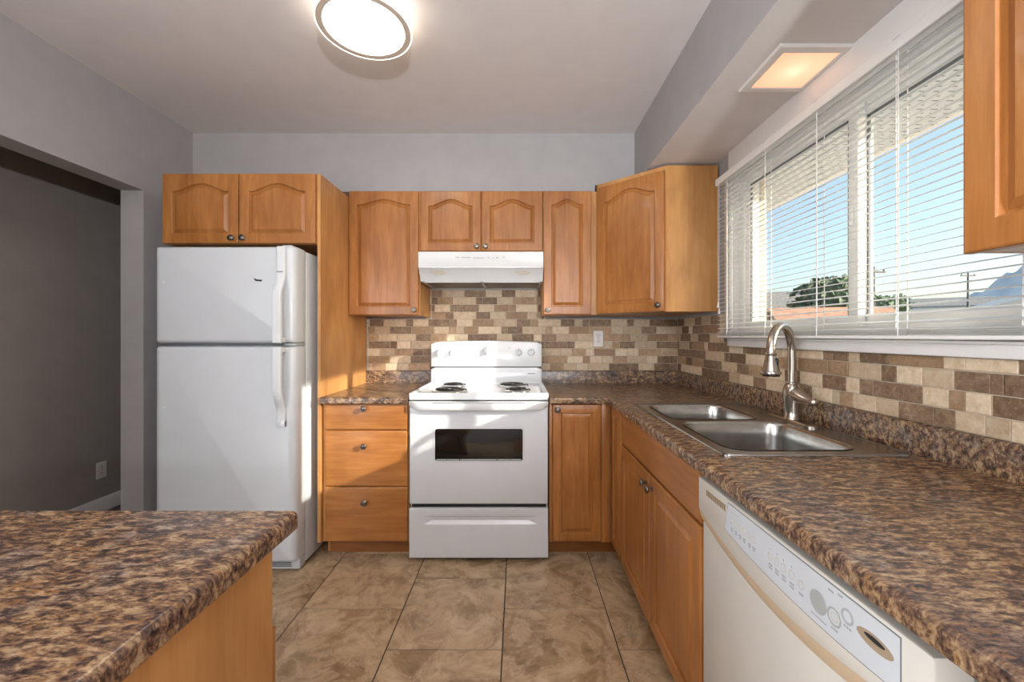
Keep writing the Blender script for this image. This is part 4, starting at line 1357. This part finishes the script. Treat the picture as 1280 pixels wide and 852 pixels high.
def house(label, x, y, w, d, hw, hr, roof, wall, rz=0, chimney=False):
    h = thing('house', label, 'house', (x, y, -1.4), rz)
    b = MB().box(-w/2, w/2, -d/2, d/2, 0, hw)
    obj('wall', b, wall, h, local=True)
    e = 0.35
    mb = MB().loops([[(-w/2-e, -d/2-e, hw-0.15), (-w/2-e, 0, hw+hr), (-w/2-e, d/2+e, hw-0.15), (-w/2-e, d/2+e, hw), (-w/2-e, 0, hw+hr+0.18), (-w/2-e, -d/2-e, hw)],
                     [(w/2+e, -d/2-e, hw-0.15), (w/2+e, 0, hw+hr), (w/2+e, d/2+e, hw-0.15), (w/2+e, d/2+e, hw), (w/2+e, 0, hw+hr+0.18), (w/2+e, -d/2-e, hw)]])
    obj('roof', mb, roof, h, local=True)
    mb = MB().prism([(-d/2, hw-0.05), (d/2, hw-0.05), (0, hw+hr*0.98)], 'x', -w/2, w/2)
    obj('gable', mb, wall, h, local=True)
    for i in range(3):
        xx = -w/2+w*(i+0.5)/3
        f = obj('window', MB().box(xx-0.55, xx+0.55, -d/2-0.06, -d/2+0.02, hw*0.45, hw*0.82), 'whitewall', h, local=True)
        obj('pane', MB().box(xx-0.47, xx+0.47, -d/2-0.075, -d/2-0.05, hw*0.48, hw*0.79), 'pane_dark', f, local=True)
    if chimney:
        obj('chimney', MB().box(w*0.22, w*0.22+0.8, -0.6, 0.4, hw, hw+hr+0.9), 'roof_red', h, local=True)
    return h
x, y, z = at(985, 46, 366); house('cream house with a grey roof and brick chimney left of the tree', x, y, 9, 6, 4.6, z+1.4-4.6, 'roof_grey', 'housewall', R(-20), True)
x, y, z = at(1034, 22, 388); house('low house with terracotta roof below the dark tree', x, y, 5, 4, 2.9, z+1.4-2.9, 'roof_red', 'housewall', R(-15))
x, y, z = at(1160, 70, 374); house('far pale house right of the mullion', x, y, 14, 7, z+1.4-1.4, 1.4, 'roof_grey', 'whitewall', R(-35))
cpt = thing('carport', 'near white flat-roofed carport at the right of the window', 'carport', (16.6, 11.5, -1.4))
P1, P2 = Vector((15.6, 14.2, 2.05)), Vector((15.9, 8.5, 3.4))
mb = MB().loops([[(p.x, p.y, p.z), (p.x+3.5, p.y, p.z), (p.x+3.5, p.y, p.z+0.16), (p.x, p.y, p.z+0.16)] for p in (P1, P2)])
obj('roof', mb, 'whitewall', cpt)
for p in (P1+Vector((0.2, -0.3, 0.02)), P1+Vector((3.2, -0.3, 0.02)), P2+Vector((0.2, 0.3, -0.06)), P2+Vector((3.2, 0.3, -0.06))):
    obj('post', MB().box(p.x-0.06, p.x+0.06, p.y-0.06, p.y+0.06, -1.4, p.z), 'whitewall', cpt)
def pole(label, px, dist, py):
    x, y, z = at(px, dist, py)
    p = thing('utility_pole', label, 'pole', (x, y, -1.4))
    obj('shaft', MB().lathe([(0.14, 0), (0.09, z+1.4)], seg=12), 'pole', p, local=True)
    obj('crossarm', MB().box(-0.9, 0.9, -0.06, 0.06, z+0.9, z+1.04), 'pole', p, local=True)
    for xx in (-0.8, 0.0, 0.8):
        obj('insulator', MB().lathe([(0.05, z+1.04), (0.06, z+1.15), (0.02, z+1.22)], (xx, 0, 0), seg=10), 'pole', p, local=True)
pole('wooden utility pole just right of the window mullion', 1092, 32, 333)
pole('second utility pole farther right near the cabinet', 1210, 50, 340)
